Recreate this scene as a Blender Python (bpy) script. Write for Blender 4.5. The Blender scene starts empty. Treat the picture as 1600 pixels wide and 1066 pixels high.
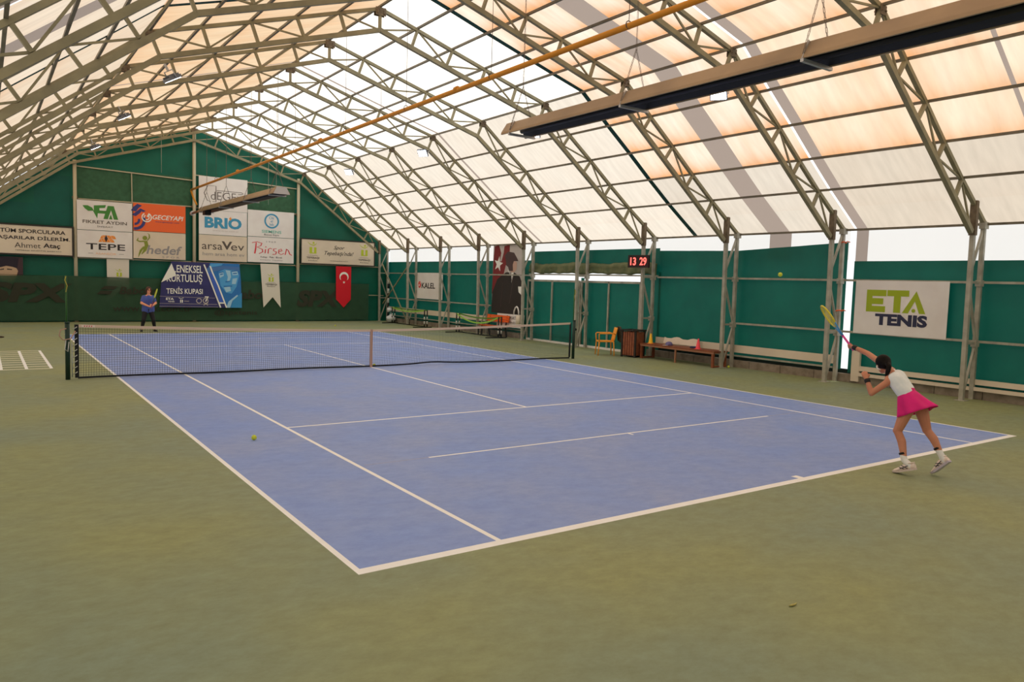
import bpy, bmesh, math, random
from mathutils import Vector, Matrix, Euler
random.seed(7)
S = bpy.context.scene
COL = S.collection
V = Vector
PI = math.pi

# ------------------------------------------------------------------ camera, sky, sun, exposure
YAW, PITCH, ROLL = -0.6143929, -0.0766070, 0.0311314
cam_data = bpy.data.cameras.new('camera')
cam_data.sensor_width = 36.0
cam_data.lens = 36.0 * 1175.885 / 1600.0
cam_data.clip_start = 0.05
cam_data.clip_end = 300
cam = bpy.data.objects.new('camera', cam_data)
COL.objects.link(cam)
_f = V((-math.sin(YAW) * math.cos(PITCH), math.cos(YAW) * math.cos(PITCH), math.sin(PITCH)))
_r = V((math.cos(YAW), math.sin(YAW), 0))
_u = _r.cross(_f)
_c, _s = math.cos(ROLL), math.sin(ROLL)
_R, _U = _r * _c + _u * _s, _u * _c - _r * _s
_m = Matrix((_R, _U, -_f)).transposed().to_4x4()
_m.translation = V((-7.694347, -16.819275, 2.136239))
cam.matrix_world = _m
S.camera = cam

world = bpy.data.worlds.new('sky')
S.world = world
world.use_nodes = True
bg = world.node_tree.nodes['Background']
bg.inputs[0].default_value = (0.97, 0.985, 1.0, 1)
bg.inputs[1].default_value = 1.15

sun_data = bpy.data.lights.new('sun', 'SUN')
sun_data.energy = 2.4
sun_data.angle = math.radians(12)
sun_data.color = (1, 0.96, 0.9)
sun = bpy.data.objects.new('sun', sun_data)
COL.objects.link(sun)
sun.rotation_euler = (math.radians(8), math.radians(24), 0)

S.view_settings.view_transform = 'Standard'
S.view_settings.look = 'None'
S.view_settings.exposure = 0.0
S.view_settings.gamma = 1.0
S.view_settings.use_curve_mapping = False
S.cycles.max_bounces = 8
S.cycles.diffuse_bounces = 5
S.cycles.glossy_bounces = 3
S.cycles.transmission_bounces = 5
S.cycles.transparent_max_bounces = 12
S.cycles.sample_clamp_indirect = 6
S.cycles.use_denoising = True

# ------------------------------------------------------------------ materials
def lin(c):
    return tuple(((x / 255) / 12.92 if x / 255 <= 0.04045 else ((x / 255 + 0.055) / 1.055) ** 2.4) for x in c)

def col(r, g, b, k=1.0):
    return tuple(min(0.95, x * k) for x in lin((r, g, b))) + (1,)

MATS = {}
def mat(name, c, rough=0.6, metal=0.0, spec=0.4, noise=0.0, scale=6.0, c2=None, emit=0.0, alpha=1.0, transl=0.0, detail=4.0):
    if name in MATS:
        return MATS[name]
    m = bpy.data.materials.new(name)
    m.use_nodes = True
    nt = m.node_tree
    b = nt.nodes['Principled BSDF']
    b.inputs['Roughness'].default_value = rough
    b.inputs['Metallic'].default_value = metal
    b.inputs['Specular IOR Level'].default_value = spec
    b.inputs['Base Color'].default_value = c
    if noise or c2:
        tc = nt.nodes.new('ShaderNodeTexCoord')
        nz = nt.nodes.new('ShaderNodeTexNoise')
        nz.inputs['Scale'].default_value = scale
        nz.inputs['Detail'].default_value = detail
        nt.links.new(tc.outputs['Object'], nz.inputs['Vector'])
        rp = nt.nodes.new('ShaderNodeValToRGB')
        rp.color_ramp.elements[0].position = 0.35
        rp.color_ramp.elements[1].position = 0.68
        rp.color_ramp.elements[0].color = c
        rp.color_ramp.elements[1].color = c2 or tuple(x * (1 - noise) for x in c[:3]) + (1,)
        nt.links.new(nz.outputs['Fac'], rp.inputs['Fac'])
        nt.links.new(rp.outputs['Color'], b.inputs['Base Color'])
    if emit:
        b.inputs['Emission Color'].default_value = c
        b.inputs['Emission Strength'].default_value = emit
    out = nt.nodes['Material Output']
    last = b.outputs[0]
    if transl:
        t = nt.nodes.new('ShaderNodeBsdfTranslucent')
        t.inputs[0].default_value = c
        mx = nt.nodes.new('ShaderNodeMixShader')
        mx.inputs[0].default_value = transl
        nt.links.new(last, mx.inputs[1]); nt.links.new(t.outputs[0], mx.inputs[2])
        last = mx.outputs[0]
    if alpha < 1:
        t = nt.nodes.new('ShaderNodeBsdfTransparent')
        mx = nt.nodes.new('ShaderNodeMixShader')
        mx.inputs[0].default_value = alpha
        nt.links.new(t.outputs[0], mx.inputs[1]); nt.links.new(last, mx.inputs[2])
        last = mx.outputs[0]
    if transl or alpha < 1:
        nt.links.new(last, out.inputs[0])
    MATS[name] = m
    return m

STEEL = mat('galvanised steel', col(158, 149, 118, 1.0), 0.55, 0.0, 0.45, scale=3, c2=col(134, 128, 102))
STEELG = mat('grey galvanised steel', col(182, 178, 164), 0.5, 0.0, 0.5, scale=4, c2=col(150, 146, 132))
PURL = mat('purlin steel', col(128, 118, 98), 0.5, 0.0, 0.45, scale=3, c2=col(100, 94, 80))
RUST = mat('gusset steel', col(128, 112, 90), 0.7, c2=col(96, 82, 66), scale=9)
DARK = mat('dark steel', col(45, 42, 38), 0.6)
BLACK = mat('black plastic', col(22, 22, 24), 0.55)
WHITE = mat('white sheet', col(228, 224, 222, 1.15), 0.45, scale=1.5, c2=col(220, 214, 212, 1.15))
CREAM = mat('cream sheet', col(222, 208, 188, 1.1), 0.5, scale=1.5, c2=col(214, 200, 182, 1.1))

# ------------------------------------------------------------------ mesh helpers
class MB:
    def __init__(self):
        self.v, self.f, self.mi, self.sm = [], [], [], []
        self.cur = 0
    def face(self, idx, smooth=False):
        self.f.append(tuple(idx)); self.mi.append(self.cur); self.sm.append(smooth)
    def add(self, vs, fs, smooth=False):
        n = len(self.v)
        self.v += [tuple(p) for p in vs]
        for f in fs:
            self.face([i + n for i in f], smooth)
        return self
    def box(self, x0, x1, y0, y1, z0, z1):
        vs = [(x, y, z) for z in (z0, z1) for y in (y0, y1) for x in (x0, x1)]
        return self.add(vs, [(0, 2, 3, 1), (4, 5, 7, 6), (0, 1, 5, 4), (2, 6, 7, 3), (0, 4, 6, 2), (1, 3, 7, 5)])
    def beam(self, p0, p1, w, h=None, up=(0, 1, 0)):
        h = h or w
        p0, p1 = V(p0), V(p1)
        d = (p1 - p0).normalized()
        up = V(up)
        if abs(d.dot(up)) > 0.95:
            up = V((1, 0, 0)) if abs(d.x) < 0.9 else V((0, 0, 1))
        a = d.cross(up).normalized() * (w / 2)
        b = a.cross(d).normalized() * (h / 2)
        vs = [p + s * a + t * b for p in (p0, p1) for s, t in ((-1, -1), (1, -1), (1, 1), (-1, 1))]
        return self.add(vs, [(3, 2, 1, 0), (4, 5, 6, 7), (0, 1, 5, 4), (1, 2, 6, 5), (2, 3, 7, 6), (3, 0, 4, 7)])
    def tube(self, pts, r, n=8, cap=True, closed=False):
        pts = [V(p) for p in pts]
        rs = r if isinstance(r, (list, tuple)) else [r] * len(pts)
        m = len(pts); base = len(self.v)
        prev = None
        for i, p in enumerate(pts):
            if closed:
                d = pts[(i + 1) % m] - pts[i - 1]
            else:
                d = pts[min(i + 1, m - 1)] - pts[max(i - 1, 0)]
            d.normalize()
            if prev is None:
                ref = V((0, 0, 1)) if abs(d.z) < 0.9 else V((1, 0, 0))
                a = d.cross(ref).normalized()
            else:
                a = (prev - d * prev.dot(d)).normalized()
            prev = a
            b = d.cross(a)
            for k in range(n):
                t = 2 * PI * k / n
                self.v.append(tuple(p + (a * math.cos(t) + b * math.sin(t)) * rs[i]))
        for i in range(m if closed else m - 1):
            j = (i + 1) % m
            for k in range(n):
                l = (k + 1) % n
                self.face((base + i * n + k, base + i * n + l, base + j * n + l, base + j * n + k), n > 4)
        if cap and not closed:
            self.face([base + k for k in range(n)][::-1]); self.face([base + (m - 1) * n + k for k in range(n)])
        return self
    def sphere(self, c, r, n=12, sc=(1, 1, 1), rot=None):
        c = V(c); vs = []; fs = []
        m = max(4, n // 2)
        for i in range(m + 1):
            t = PI * i / m
            for k in range(n):
                p = V((math.sin(t) * math.cos(2 * PI * k / n) * r * sc[0], math.sin(t) * math.sin(2 * PI * k / n) * r * sc[1], math.cos(t) * r * sc[2]))
                if rot: p = rot @ p
                vs.append(c + p)
        for i in range(m):
            for k in range(n):
                l = (k + 1) % n
                fs.append((i * n + k, (i + 1) * n + k, (i + 1) * n + l, i * n + l))
        return self.add(vs, fs, True)
    def cap(self, p0, p1, r0, r1=None, n=12):
        """tapered limb with rounded ends"""
        r1 = r0 if r1 is None else r1
        self.sphere(p0, r0, n); self.sphere(p1, r1, n)
        return self.tube([p0, p1], [r0, r1], n)
    def loft(self, rings, closed_ends=True, smooth=True):
        base = len(self.v); n = len(rings[0])
        for r in rings:
            self.v += [tuple(p) for p in r]
        for i in range(len(rings) - 1):
            for k in range(n):
                l = (k + 1) % n
                self.face((base + i * n + k, base + i * n + l, base + (i + 1) * n + l, base + (i + 1) * n + k), smooth)
        if closed_ends:
            self.face([base + k for k in range(n)][::-1]); self.face([base + (len(rings) - 1) * n + k for k in range(n)])
        return self
    def lathe(self, c, prof, n=16, axis=None):
        c = V(c)
        rings = [[c + V((r * math.cos(2 * PI * k / n), r * math.sin(2 * PI * k / n), z)) for k in range(n)] for r, z in prof]
        return self.loft(rings)
    def prism(self, poly, z0, z1, fn=None):
        n = len(poly)
        fn = fn or (lambda x, y, z: (x, y, z))
        vs = [fn(x, y, z0) for x, y in poly] + [fn(x, y, z1) for x, y in poly]
        fs = [tuple(range(n))[::-1], tuple(range(n, 2 * n))] + [(i, (i + 1) % n, n + (i + 1) % n, n + i) for i in range(n)]
        return self.add(vs, fs)
    def build(self, name, mats, parent=None):
        me = bpy.data.meshes.new(name)
        me.from_pydata(self.v, [], self.f)
        mats = mats if isinstance(mats, (list, tuple)) else [mats]
        for m in mats: me.materials.append(m)
        me.polygons.foreach_set('material_index', self.mi)
        me.polygons.foreach_set('use_smooth', self.sm)
        bm = bmesh.new(); bm.from_mesh(me)
        bmesh.ops.recalc_face_normals(bm, faces=bm.faces)
        bm.to_mesh(me); bm.free()
        me.update()
        o = bpy.data.objects.new(name, me)
        COL.objects.link(o)
        if parent: o.parent = parent
        return o

def tag(o, label=None, cat=None, group=None, kind=None):
    if label: o['label'] = label
    if cat: o['category'] = cat
    if group: o['group'] = group
    if kind: o['kind'] = kind
    return o

def thing(name, label, cat, loc=(0, 0, 0), rot=(0, 0, 0), group=None):
    o = bpy.data.objects.new(name, None)
    o.empty_display_size = 0.1
    COL.objects.link(o)
    o.location = loc; o.rotation_euler = rot
    return tag(o, label, cat, group)

def dup(root, loc, label, rot=None, group=None):
    r = root.copy(); COL.objects.link(r); r.location = loc
    if rot: r.rotation_euler = rot
    r['label'] = label
    if group: r['group'] = group
    for ch in list(root.children):
        c = ch.copy(); COL.objects.link(c); c.parent = r
        for g in list(ch.children):
            d = g.copy(); COL.objects.link(d); d.parent = c
    return r

def struct(mb, name, m, parent=None):
    return tag(mb.build(name, m, parent), kind='structure')

# writing: a line of text as a thin mesh in the sheet's own plane
def text(root, s, cx, cy, w=None, h=None, m=None, bold=0.0, shear=0.0, z=0.012, name='lettering', space=1.0):
    cu = bpy.data.curves.new('t', 'FONT')
    cu.body = s; cu.size = 1; cu.offset = bold; cu.shear = shear; cu.resolution_u = 3; cu.extrude = 0.002; cu.space_character = space
    ob = bpy.data.objects.new('t', cu)
    me = bpy.data.meshes.new_from_object(ob)
    bpy.data.objects.remove(ob); bpy.data.curves.remove(cu)
    xs = [v.co.x for v in me.vertices]; ys = [v.co.y for v in me.vertices]
    x0, x1, y0, y1 = min(xs), max(xs), min(ys), max(ys)
    kx = w / (x1 - x0) if w else None
    ky = h / (y1 - y0) if h else None
    kx = kx or ky; ky = ky or kx
    for v in me.vertices:
        v.co.x = cx + (v.co.x - (x0 + x1) / 2) * kx
        v.co.y = cy + (v.co.y - (y0 + y1) / 2) * ky
        v.co.z = z + (0.0015 if v.co.z > 0 else -0.0015)
    me.name = name
    me.materials.clear(); me.materials.append(m)
    o = bpy.data.objects.new(name, me)
    COL.objects.link(o); o.parent = root
    return o

def poly(root, polys, m, z=0.012, name='emblem'):
    b = MB()
    for i, p in enumerate(polys): b.prism(p, z - 0.0015 + 0.00025 * (i % 24), z + 0.0005 + 0.00025 * (i % 24))
    return b.build(name, m, root)

def ring(cx, cy, r0, r1, a0=0.0, a1=360.0, n=24, ex=1.0):
    """arc band as a list of quads"""
    out = []
    for i in range(n):
        t0 = math.radians(a0 + (a1 - a0) * i / n); t1 = math.radians(a0 + (a1 - a0) * (i + 1) / n)
        out.append([(cx + ex * r0 * math.cos(t0), cy + r0 * math.sin(t0)), (cx + ex * r1 * math.cos(t0), cy + r1 * math.sin(t0)),
                    (cx + ex * r1 * math.cos(t1), cy + r1 * math.sin(t1)), (cx + ex * r0 * math.cos(t1), cy + r0 * math.sin(t1))])
    return out

def disc(cx, cy, rx, ry=None, n=20):
    ry = ry or rx
    return [(cx + rx * math.cos(2 * PI * i / n), cy + ry * math.sin(2 * PI * i / n)) for i in range(n)]

def stroke(pts, w):
    """polyline of constant (or per-point) width as quads"""
    out = []
    ws = w if isinstance(w, (list, tuple)) else [w] * len(pts)
    P = [V((p[0], p[1])) for p in pts]
    N = []
    for i in range(len(P)):
        d = P[min(i + 1, len(P) - 1)] - P[max(i - 1, 0)]
        d.normalize(); N.append(V((-d.y, d.x)))
    for i in range(len(P) - 1):
        a, b, c, d = P[i] + N[i] * ws[i] / 2, P[i] - N[i] * ws[i] / 2, P[i + 1] - N[i + 1] * ws[i + 1] / 2, P[i + 1] + N[i + 1] * ws[i + 1] / 2
        out.append([tuple(a), tuple(b), tuple(c), tuple(d)])
    return out
# ================================================================== THE SETTING
YF = 18.80          # end wall fabric
YB = -20.5          # wall behind the photographer
XW = 9.5            # side wall fabric
BAYS = [-9.54 + 3.12 * k for k in range(-3, 10)]      # truss frame lines, from behind the camera to the end wall

# ---- floor: one painted acrylic surface (green surround, blue court, white lines)
WD, WS, YS, YBL = 5.505, 4.24, 6.41, 11.885
GREEN_F = mat('green court paint', col(152, 157, 110), 0.62, spec=0.3, scale=0.45, c2=col(136, 150, 128), detail=6)
BLUE_F = mat('blue court paint', col(136, 162, 226), 0.6, spec=0.35, scale=0.9, c2=col(154, 170, 216), detail=8)
LINE_F = mat('white line paint', col(244, 240, 240, 1.2), 0.6, spec=0.3, noise=0.05, scale=5)
FADE_F = mat('worn line paint', col(156, 166, 212), 0.6, spec=0.35, noise=0.2, scale=14)
def scuff(m, dark, size=9.0):
    """fine worn streaks mixed over the paint"""
    nt = m.node_tree
    b = nt.nodes['Principled BSDF']
    src = b.inputs['Base Color'].links[0].from_socket
    tc = nt.nodes.new('ShaderNodeTexCoord')
    mp = nt.nodes.new('ShaderNodeMapping')
    mp.inputs['Rotation'].default_value = (0, 0, 0.6)
    mp.inputs['Scale'].default_value = (1.0, 1.5, 1.0)
    nz = nt.nodes.new('ShaderNodeTexNoise')
    nz.inputs['Scale'].default_value = size; nz.inputs['Detail'].default_value = 9; nz.inputs['Roughness'].default_value = 0.75
    nt.links.new(tc.outputs['Object'], mp.inputs['Vector']); nt.links.new(mp.outputs[0], nz.inputs['Vector'])
    mr = nt.nodes.new('ShaderNodeMapRange')
    mr.inputs[1].default_value = 0.35; mr.inputs[2].default_value = 0.75
    mr.inputs[3].default_value = 0.0; mr.inputs[4].default_value = 0.65
    nt.links.new(nz.outputs['Fac'], mr.inputs[0])
    mx = nt.nodes.new('ShaderNodeMixRGB')
    mx.inputs[2].default_value = dark
    nt.links.new(mr.outputs[0], mx.inputs[0]); nt.links.new(src, mx.inputs[1])
    nt.links.new(mx.outputs[0], b.inputs['Base Color'])
scuff(GREEN_F, col(116, 118, 82), 5.0)
scuff(BLUE_F, col(106, 130, 200), 4.5)
lw = 0.05
rects = []   # (x0, x1, y0, y1, material)
for s in (-1, 1):
    rects += [(s * WD - lw * (s > 0), s * WD + lw * (s < 0), -YBL, YBL, 2), (s * WS - lw * (s > 0), s * WS + lw * (s < 0), -YBL, YBL, 2),
              (-WS, WS, s * YS - lw / 2, s * YS + lw / 2, 2), (-0.05, 0.05, s * (YBL - 0.2), s * YBL, 2)]
rects += [(-WD, WD, -YBL, -YBL + 0.1, 2), (-WD, WD, YBL - 0.1, YBL, 2), (-0.025, 0.025, -YS, YS, 2)]
for s in (-1, 1):
    rects += [(-3.3, 3.3, s * 8.92 - 0.02, s * 8.92 + 0.02, 2), (-WS + .1, -3.3, s * 8.92 - 0.02, s * 8.92 + 0.02, 3), (3.3, WS - .1, s * 8.92 - 0.02, s * 8.92 + 0.02, 3),
              (-0.02, 0.02, s * 8.92 - (0.12 if s < 0 else 0), s * 8.92 + (0.12 if s > 0 else 0), 2)]
# agility ladder painted beside the court
for x in (-6.50, -6.95, -7.40, -7.85):
    rects.append((x - 0.03, x + 0.03, 2.05, 6.3, 2))
for i in range(10):
    y = 2.05 + i * 4.2 / 9
    rects.append((-7.85, -6.5, y - 0.04, y + 0.04, 4))
rects = [(min(a, b), max(a, b), min(c, d), max(c, d), m) for a, b, c, d, m in rects]
xs = sorted({round(v, 4) for r in rects for v in r[:2]} | {-WD, WD, -9.6, 9.75}); ys = sorted({round(v, 4) for r in rects for v in r[2:4]} | {-YBL, YBL, YB - 0.2, YF + 0.3})
fb = MB()
vi = {}
def fv(x, y):
    k = (x, y)
    if k not in vi:
        vi[k] = len(fb.v); fb.v.append((x, y, 0.0))
    return vi[k]
for i in range(len(xs) - 1):
    for j in range(len(ys) - 1):
        cx, cy = (xs[i] + xs[i + 1]) / 2, (ys[j] + ys[j + 1]) / 2
        m = 1 if abs(cx) < WD and abs(cy) < YBL else 0
        for a, b, c, d, q in rects:
            if a < cx < b and c < cy < d:
                m = q if not (m == 2) else m
        fb.cur = m
        fb.face((fv(xs[i], ys[j]), fv(xs[i + 1], ys[j]), fv(xs[i + 1], ys[j + 1]), fv(xs[i], ys[j + 1])))
RUNG_F = mat('thin line paint', col(228, 222, 200, 1.1), 0.65, spec=0.3)
struct(fb, 'floor', [GREEN_F, BLUE_F, LINE_F, FADE_F, RUNG_F])

# ---- roof profile (x, z) of the steel: outer chord nodes and inner chord nodes, per side
def side(s):
    o = [(0, 8.40), (0.98, 8.12), (1.96, 7.83), (2.94, 7.55), (3.92, 7.27), (4.90, 7.00), (5.79, 6.29), (6.60, 5.68), (7.39, 5.06), (8.19, 4.46), (8.74, 4.08), (9.30, 3.68)]
    i = [(0, 7.92), (0.84, 7.71), (1.80, 7.44), (2.80, 7.16), (3.79, 6.88), (4.72, 6.56), (5.58, 5.99), (6.36, 5.36), (7.18, 4.76), (8.00, 4.13), (8.76, 3.47)]
    if s < 0:
        dz = [0, .03, .06, .09, .12, .16, .16, .17, .17, .17, .17, .17]
        o = [(x, z - d) for (x, z), d in zip(o, dz)]; i = [(x, z - d) for (x, z), d in zip(i, dz)]
    return [V((s * x, 0, z)) for x, z in o], [V((s * x, 0, z)) for x, z in i]
OUT = {1: side(1)[0], -1: side(-1)[0]}
INN = {1: side(1)[1], -1: side(-1)[1]}

# ---- tent membrane (ceiling): translucent fabric stretched over the purlins
def membrane_material():
    m = bpy.data.materials.new('stained tent membrane')
    m.use_nodes = True
    nt = m.node_tree; N = nt.nodes; L = nt.links
    N.remove(N['Principled BSDF'])
    uv = N.new('ShaderNodeUVMap'); uv.uv_map = 'UVMap'      # u = metres along the hall, v = metres down the slope from the ridge
    sep = N.new('ShaderNodeSeparateXYZ'); L.new(uv.outputs[0], sep.inputs[0])
    at = N.new('ShaderNodeVertexColor'); at.layer_name = 'tint'     # fabric age of each sheet
    nz = N.new('ShaderNodeTexNoise'); nz.inputs['Scale'].default_value = 0.9; nz.inputs['Detail'].default_value = 7
    mp = N.new('ShaderNodeMapping'); mp.inputs['Scale'].default_value = (1.6, 0.45, 1); L.new(uv.outputs[0], mp.inputs[0]); L.new(mp.outputs[0], nz.inputs[0])
    # dirt gathers above each purlin: sawtooth down the slope
    pw = N.new('ShaderNodeMath'); pw.operation = 'POWER'; pw.inputs[1].default_value = 3.5; L.new(at.outputs[1], pw.inputs[0])      # 0 under one purlin -> 1 just above the next
    ad = N.new('ShaderNodeMath'); ad.operation = 'MULTIPLY_ADD'; ad.inputs[1].default_value = 1.0; L.new(pw.outputs[0], ad.inputs[0])
    nm = N.new('ShaderNodeMapRange'); nm.inputs[1].default_value = 0.36; nm.inputs[2].default_value = 0.72; nm.inputs[3].default_value = 0.0; nm.inputs[4].default_value = 0.75
    L.new(nz.outputs[0], nm.inputs[0]); L.new(nm.outputs[0], ad.inputs[2])
    sa = N.new('ShaderNodeSeparateColor'); L.new(at.outputs[0], sa.inputs[0])
    st = N.new('ShaderNodeMath'); st.operation = 'MULTIPLY'; st.use_clamp = True; L.new(ad.outputs[0], st.inputs[0]); L.new(sa.outputs[0], st.inputs[1])
    # base colour: clean white -> yellowed cream (green channel of the tint)
    b1 = N.new('ShaderNodeMixRGB'); b1.inputs[1].default_value = (0.93, 0.90, 0.83, 1); b1.inputs[2].default_value = (0.93, 0.66, 0.38, 1); L.new(sa.outputs[1], b1.inputs[0])
    b2 = N.new('ShaderNodeMixRGB'); b2.inputs[2].default_value = (0.80, 0.36, 0.13, 1); L.new(st.outputs[0], b2.inputs[0]); L.new(b1.outputs[0], b2.inputs[1])
    # weave streaks
    wv = N.new('ShaderNodeTexNoise'); wv.inputs['Scale'].default_value = 3.0; wv.inputs['Detail'].default_value = 5
    mp2 = N.new('ShaderNodeMapping'); mp2.inputs['Scale'].default_value = (2.4, 0.35, 1); L.new(uv.outputs[0], mp2.inputs[0]); L.new(mp2.outputs[0], wv.inputs[0])
    wr = N.new('ShaderNodeMapRange'); wr.inputs[1].default_value = 0.3; wr.inputs[2].default_value = 0.7; wr.inputs[3].default_value = 0.9; wr.inputs[4].default_value = 1.03; L.new(wv.outputs[0], wr.inputs[0])
    b3 = N.new('ShaderNodeMixRGB'); b3.blend_type = 'MULTIPLY'; b3.inputs[0].default_value = 1.0; L.new(b2.outputs[0], b3.inputs[1])
    wt = N.new('ShaderNodeMath'); wt.operation = 'MULTIPLY'; L.new(wr.outputs[0], wt.inputs[0]); L.new(sa.outputs[2], wt.inputs[1]); L.new(wt.outputs[0], b3.inputs[2])
    tr = N.new('ShaderNodeBsdfTranslucent'); L.new(b3.outputs[0], tr.inputs[0])
    df = N.new('ShaderNodeBsdfDiffuse'); L.new(b3.outputs[0], df.inputs[0])
    mx = N.new('ShaderNodeMixShader'); mx.inputs[0].default_value = 0.12; L.new(tr.outputs[0], mx.inputs[1]); L.new(df.outputs[0], mx.inputs[2])
    L.new(mx.outputs[0], N['Material Output'].inputs[0])
    return m
MEMB = membrane_material()
GREYB = mat('grey patched membrane', col(150, 136, 126), 0.8, transl=0.75, scale=2, noise=0.1)
GREENB = mat('green seam strip', col(24, 74, 66), 0.7)
GAPM = mat('bright gap strip', (0.93, 0.93, 0.93, 1), 0.8, transl=0.92)  # white strip in place of the open roof joint where daylight shows

def tint(s, y, v):
    """stain strength, yellowing of the sheet at this place"""
    lower = v > 5.1
    clean = v > 8.1
    # (stain, yellowing, share of light the old cloth still lets through)
    if s > 0:
        if y > -1.66:
            return (0.10, 0.0, 1.0) if not lower else (0.06, 0.24, 0.66)
        if y > -6.7:
            return (0.68, 0.34, 0.76) if not clean else (0.05, 0.28, 0.58)
        return (0.52, 0.54, 0.74) if not clean else (0.04, 0.38, 0.54)
    if y > -1.66:
        return (0.42, 0.80, 0.72) if not lower else (0.24, 0.56, 0.76)
    return (0.5, 0.5, 0.74) if not lower else (0.15, 0.46, 0.78)

mb_v, mb_f, mb_uv, mb_c, mb_m = [], [], [], [], []
ycuts = sorted(set([YB - 0.15, YF + 0.15] + BAYS + [b + 1.56 for b in BAYS[:-1]] + [-1.76, -1.60, -4.17, -4.83, -6.62, -6.94, 5.72, 5.84, 18.0, -6.68, -11.02, -10.94]))
for s in (1, -1):
    prof = [p.copy() for p in OUT[s]]
    nrm = [V((0, 0, 1))] * 5 + [V((s * .42, 0, .9))] + [V((s * .6, 0, .8))] * 6
    prof = [p + n * 0.085 for p, n in zip(prof, nrm)]
    prof[-1] = V((s * (XW + 0.02), 0, prof[-1].z - 0.10))
    fine, vv = [], []
    acc = 0
    for i in range(len(prof) - 1):
        for k in range(2):
            q = prof[i].lerp(prof[i + 1], k / 2)
            fine.append(q); vv.append(acc + (prof[i + 1] - prof[i]).length * k / 2)
        acc += (prof[i + 1] - prof[i]).length
    fine.append(prof[-1]); vv.append(acc)
    for j in range(len(ycuts) - 1):
        y0, y1 = ycuts[j], ycuts[j + 1]
        if y1 - y0 < 1e-4: continue
        ym = (y0 + y1) / 2
        for i in range(len(fine) - 1):
            n = len(mb_v)
            a, b = fine[i], fine[i + 1]
            for e, (p, v) in enumerate(((a, vv[i]), (b, vv[i + 1]))):
                for y in (y0, y1):
                    mb_v.append((p.x, y, p.z)); mb_uv.append((y + (40 if s < 0 else 0), v)); t = tint(s, ym, (vv[i] + vv[i + 1]) / 2); mb_c.append((t[0], t[1], t[2], (i % 2 + e) / 2))
            mb_f.append((n, n + 1, n + 3, n + 2))
            m = 0
            if -4.83 < ym < -4.17: m = 1
            if -1.76 < ym < -1.60: m = 2
            if -6.94 < ym < -6.68: m = 1
            if -6.68 < ym < -6.62: m = 3
            if 5.72 < ym < 5.84: m = 2
            if -11.02 < ym < -10.94 and s > 0: m = 1
            if m == 2 and ym > 5: m = 1
            mb_m.append(m)
me = bpy.data.meshes.new('ceiling')
me.from_pydata(mb_v, [], mb_f)
for m in (MEMB, GREYB, GREENB, GAPM): me.materials.append(m)
me.polygons.foreach_set('material_index', mb_m)
ul = me.uv_layers.new(name='UVMap'); cl = me.color_attributes.new('tint', 'FLOAT_COLOR', 'POINT')
for l in me.loops: ul.data[l.index].uv = mb_uv[l.vertex_index]
for i, c in enumerate(mb_c): cl.data[i].color = c
ceil = bpy.data.objects.new('ceiling', me); COL.objects.link(ceil); tag(ceil, kind='structure')

# ---- green tarpaulin walls with a white band; unseen left and back ones whitened for light
TARP = mat('green tarpaulin', col(8, 106, 92), 0.5, spec=0.4, transl=0.12, scale=1.2, c2=col(6, 92, 80))
TARPD = mat('dark green tarpaulin', col(8, 112, 92), 0.5, spec=0.4, transl=0.12, scale=1.2, c2=col(8, 98, 78))
TARPL = mat('light green tarpaulin', col(20, 128, 104, 0.9), 0.5, spec=0.45, transl=0.2, scale=1.2, c2=col(16, 112, 90, 0.9))
BAND = mat('white translucent band', col(226, 224, 220), 0.7, transl=0.8, scale=1.4, noise=0.05)
CURB = mat('concrete kerb', col(150, 138, 124), 0.85, c2=col(124, 112, 98), scale=5)
OLIVE = mat('rolled tarp underside', col(118, 120, 84), 0.7, c2=col(84, 98, 66), scale=4)
DKSTRIP = mat('dark green strip', col(20, 40, 34), 0.8)  # dark strip running between kerb top and tarp foot

def wavy_sheet(b, x, y0, y1, z0, z1, amp=0.02, ny=None, nz=4, ph=0.0, ztop=None):
    ny = ny or max(2, int((y1 - y0) / 0.22))
    n = len(b.v)
    for j in range(nz + 1):
        for i in range(ny + 1):
            t, q = i / ny, j / nz
            y = y0 + (y1 - y0) * t
            zt = z1 if ztop is None else z1 + (ztop - z1) * t
            z = z0 + (zt - z0) * q
            edge = 1.0 if 0 < i < ny else 0.0
            dx = amp * edge * (math.sin(y * 5.1 + ph + q * 2.0) * 0.6 + math.sin(y * 11.7 + q * 5) * 0.4)
            b.v.append((x + dx, y, z))
    for j in range(nz):
        for i in range(ny):
            a = n + j * (ny + 1) + i
            b.face((a, a + 1, a + ny + 2, a + ny + 1), True)

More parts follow.
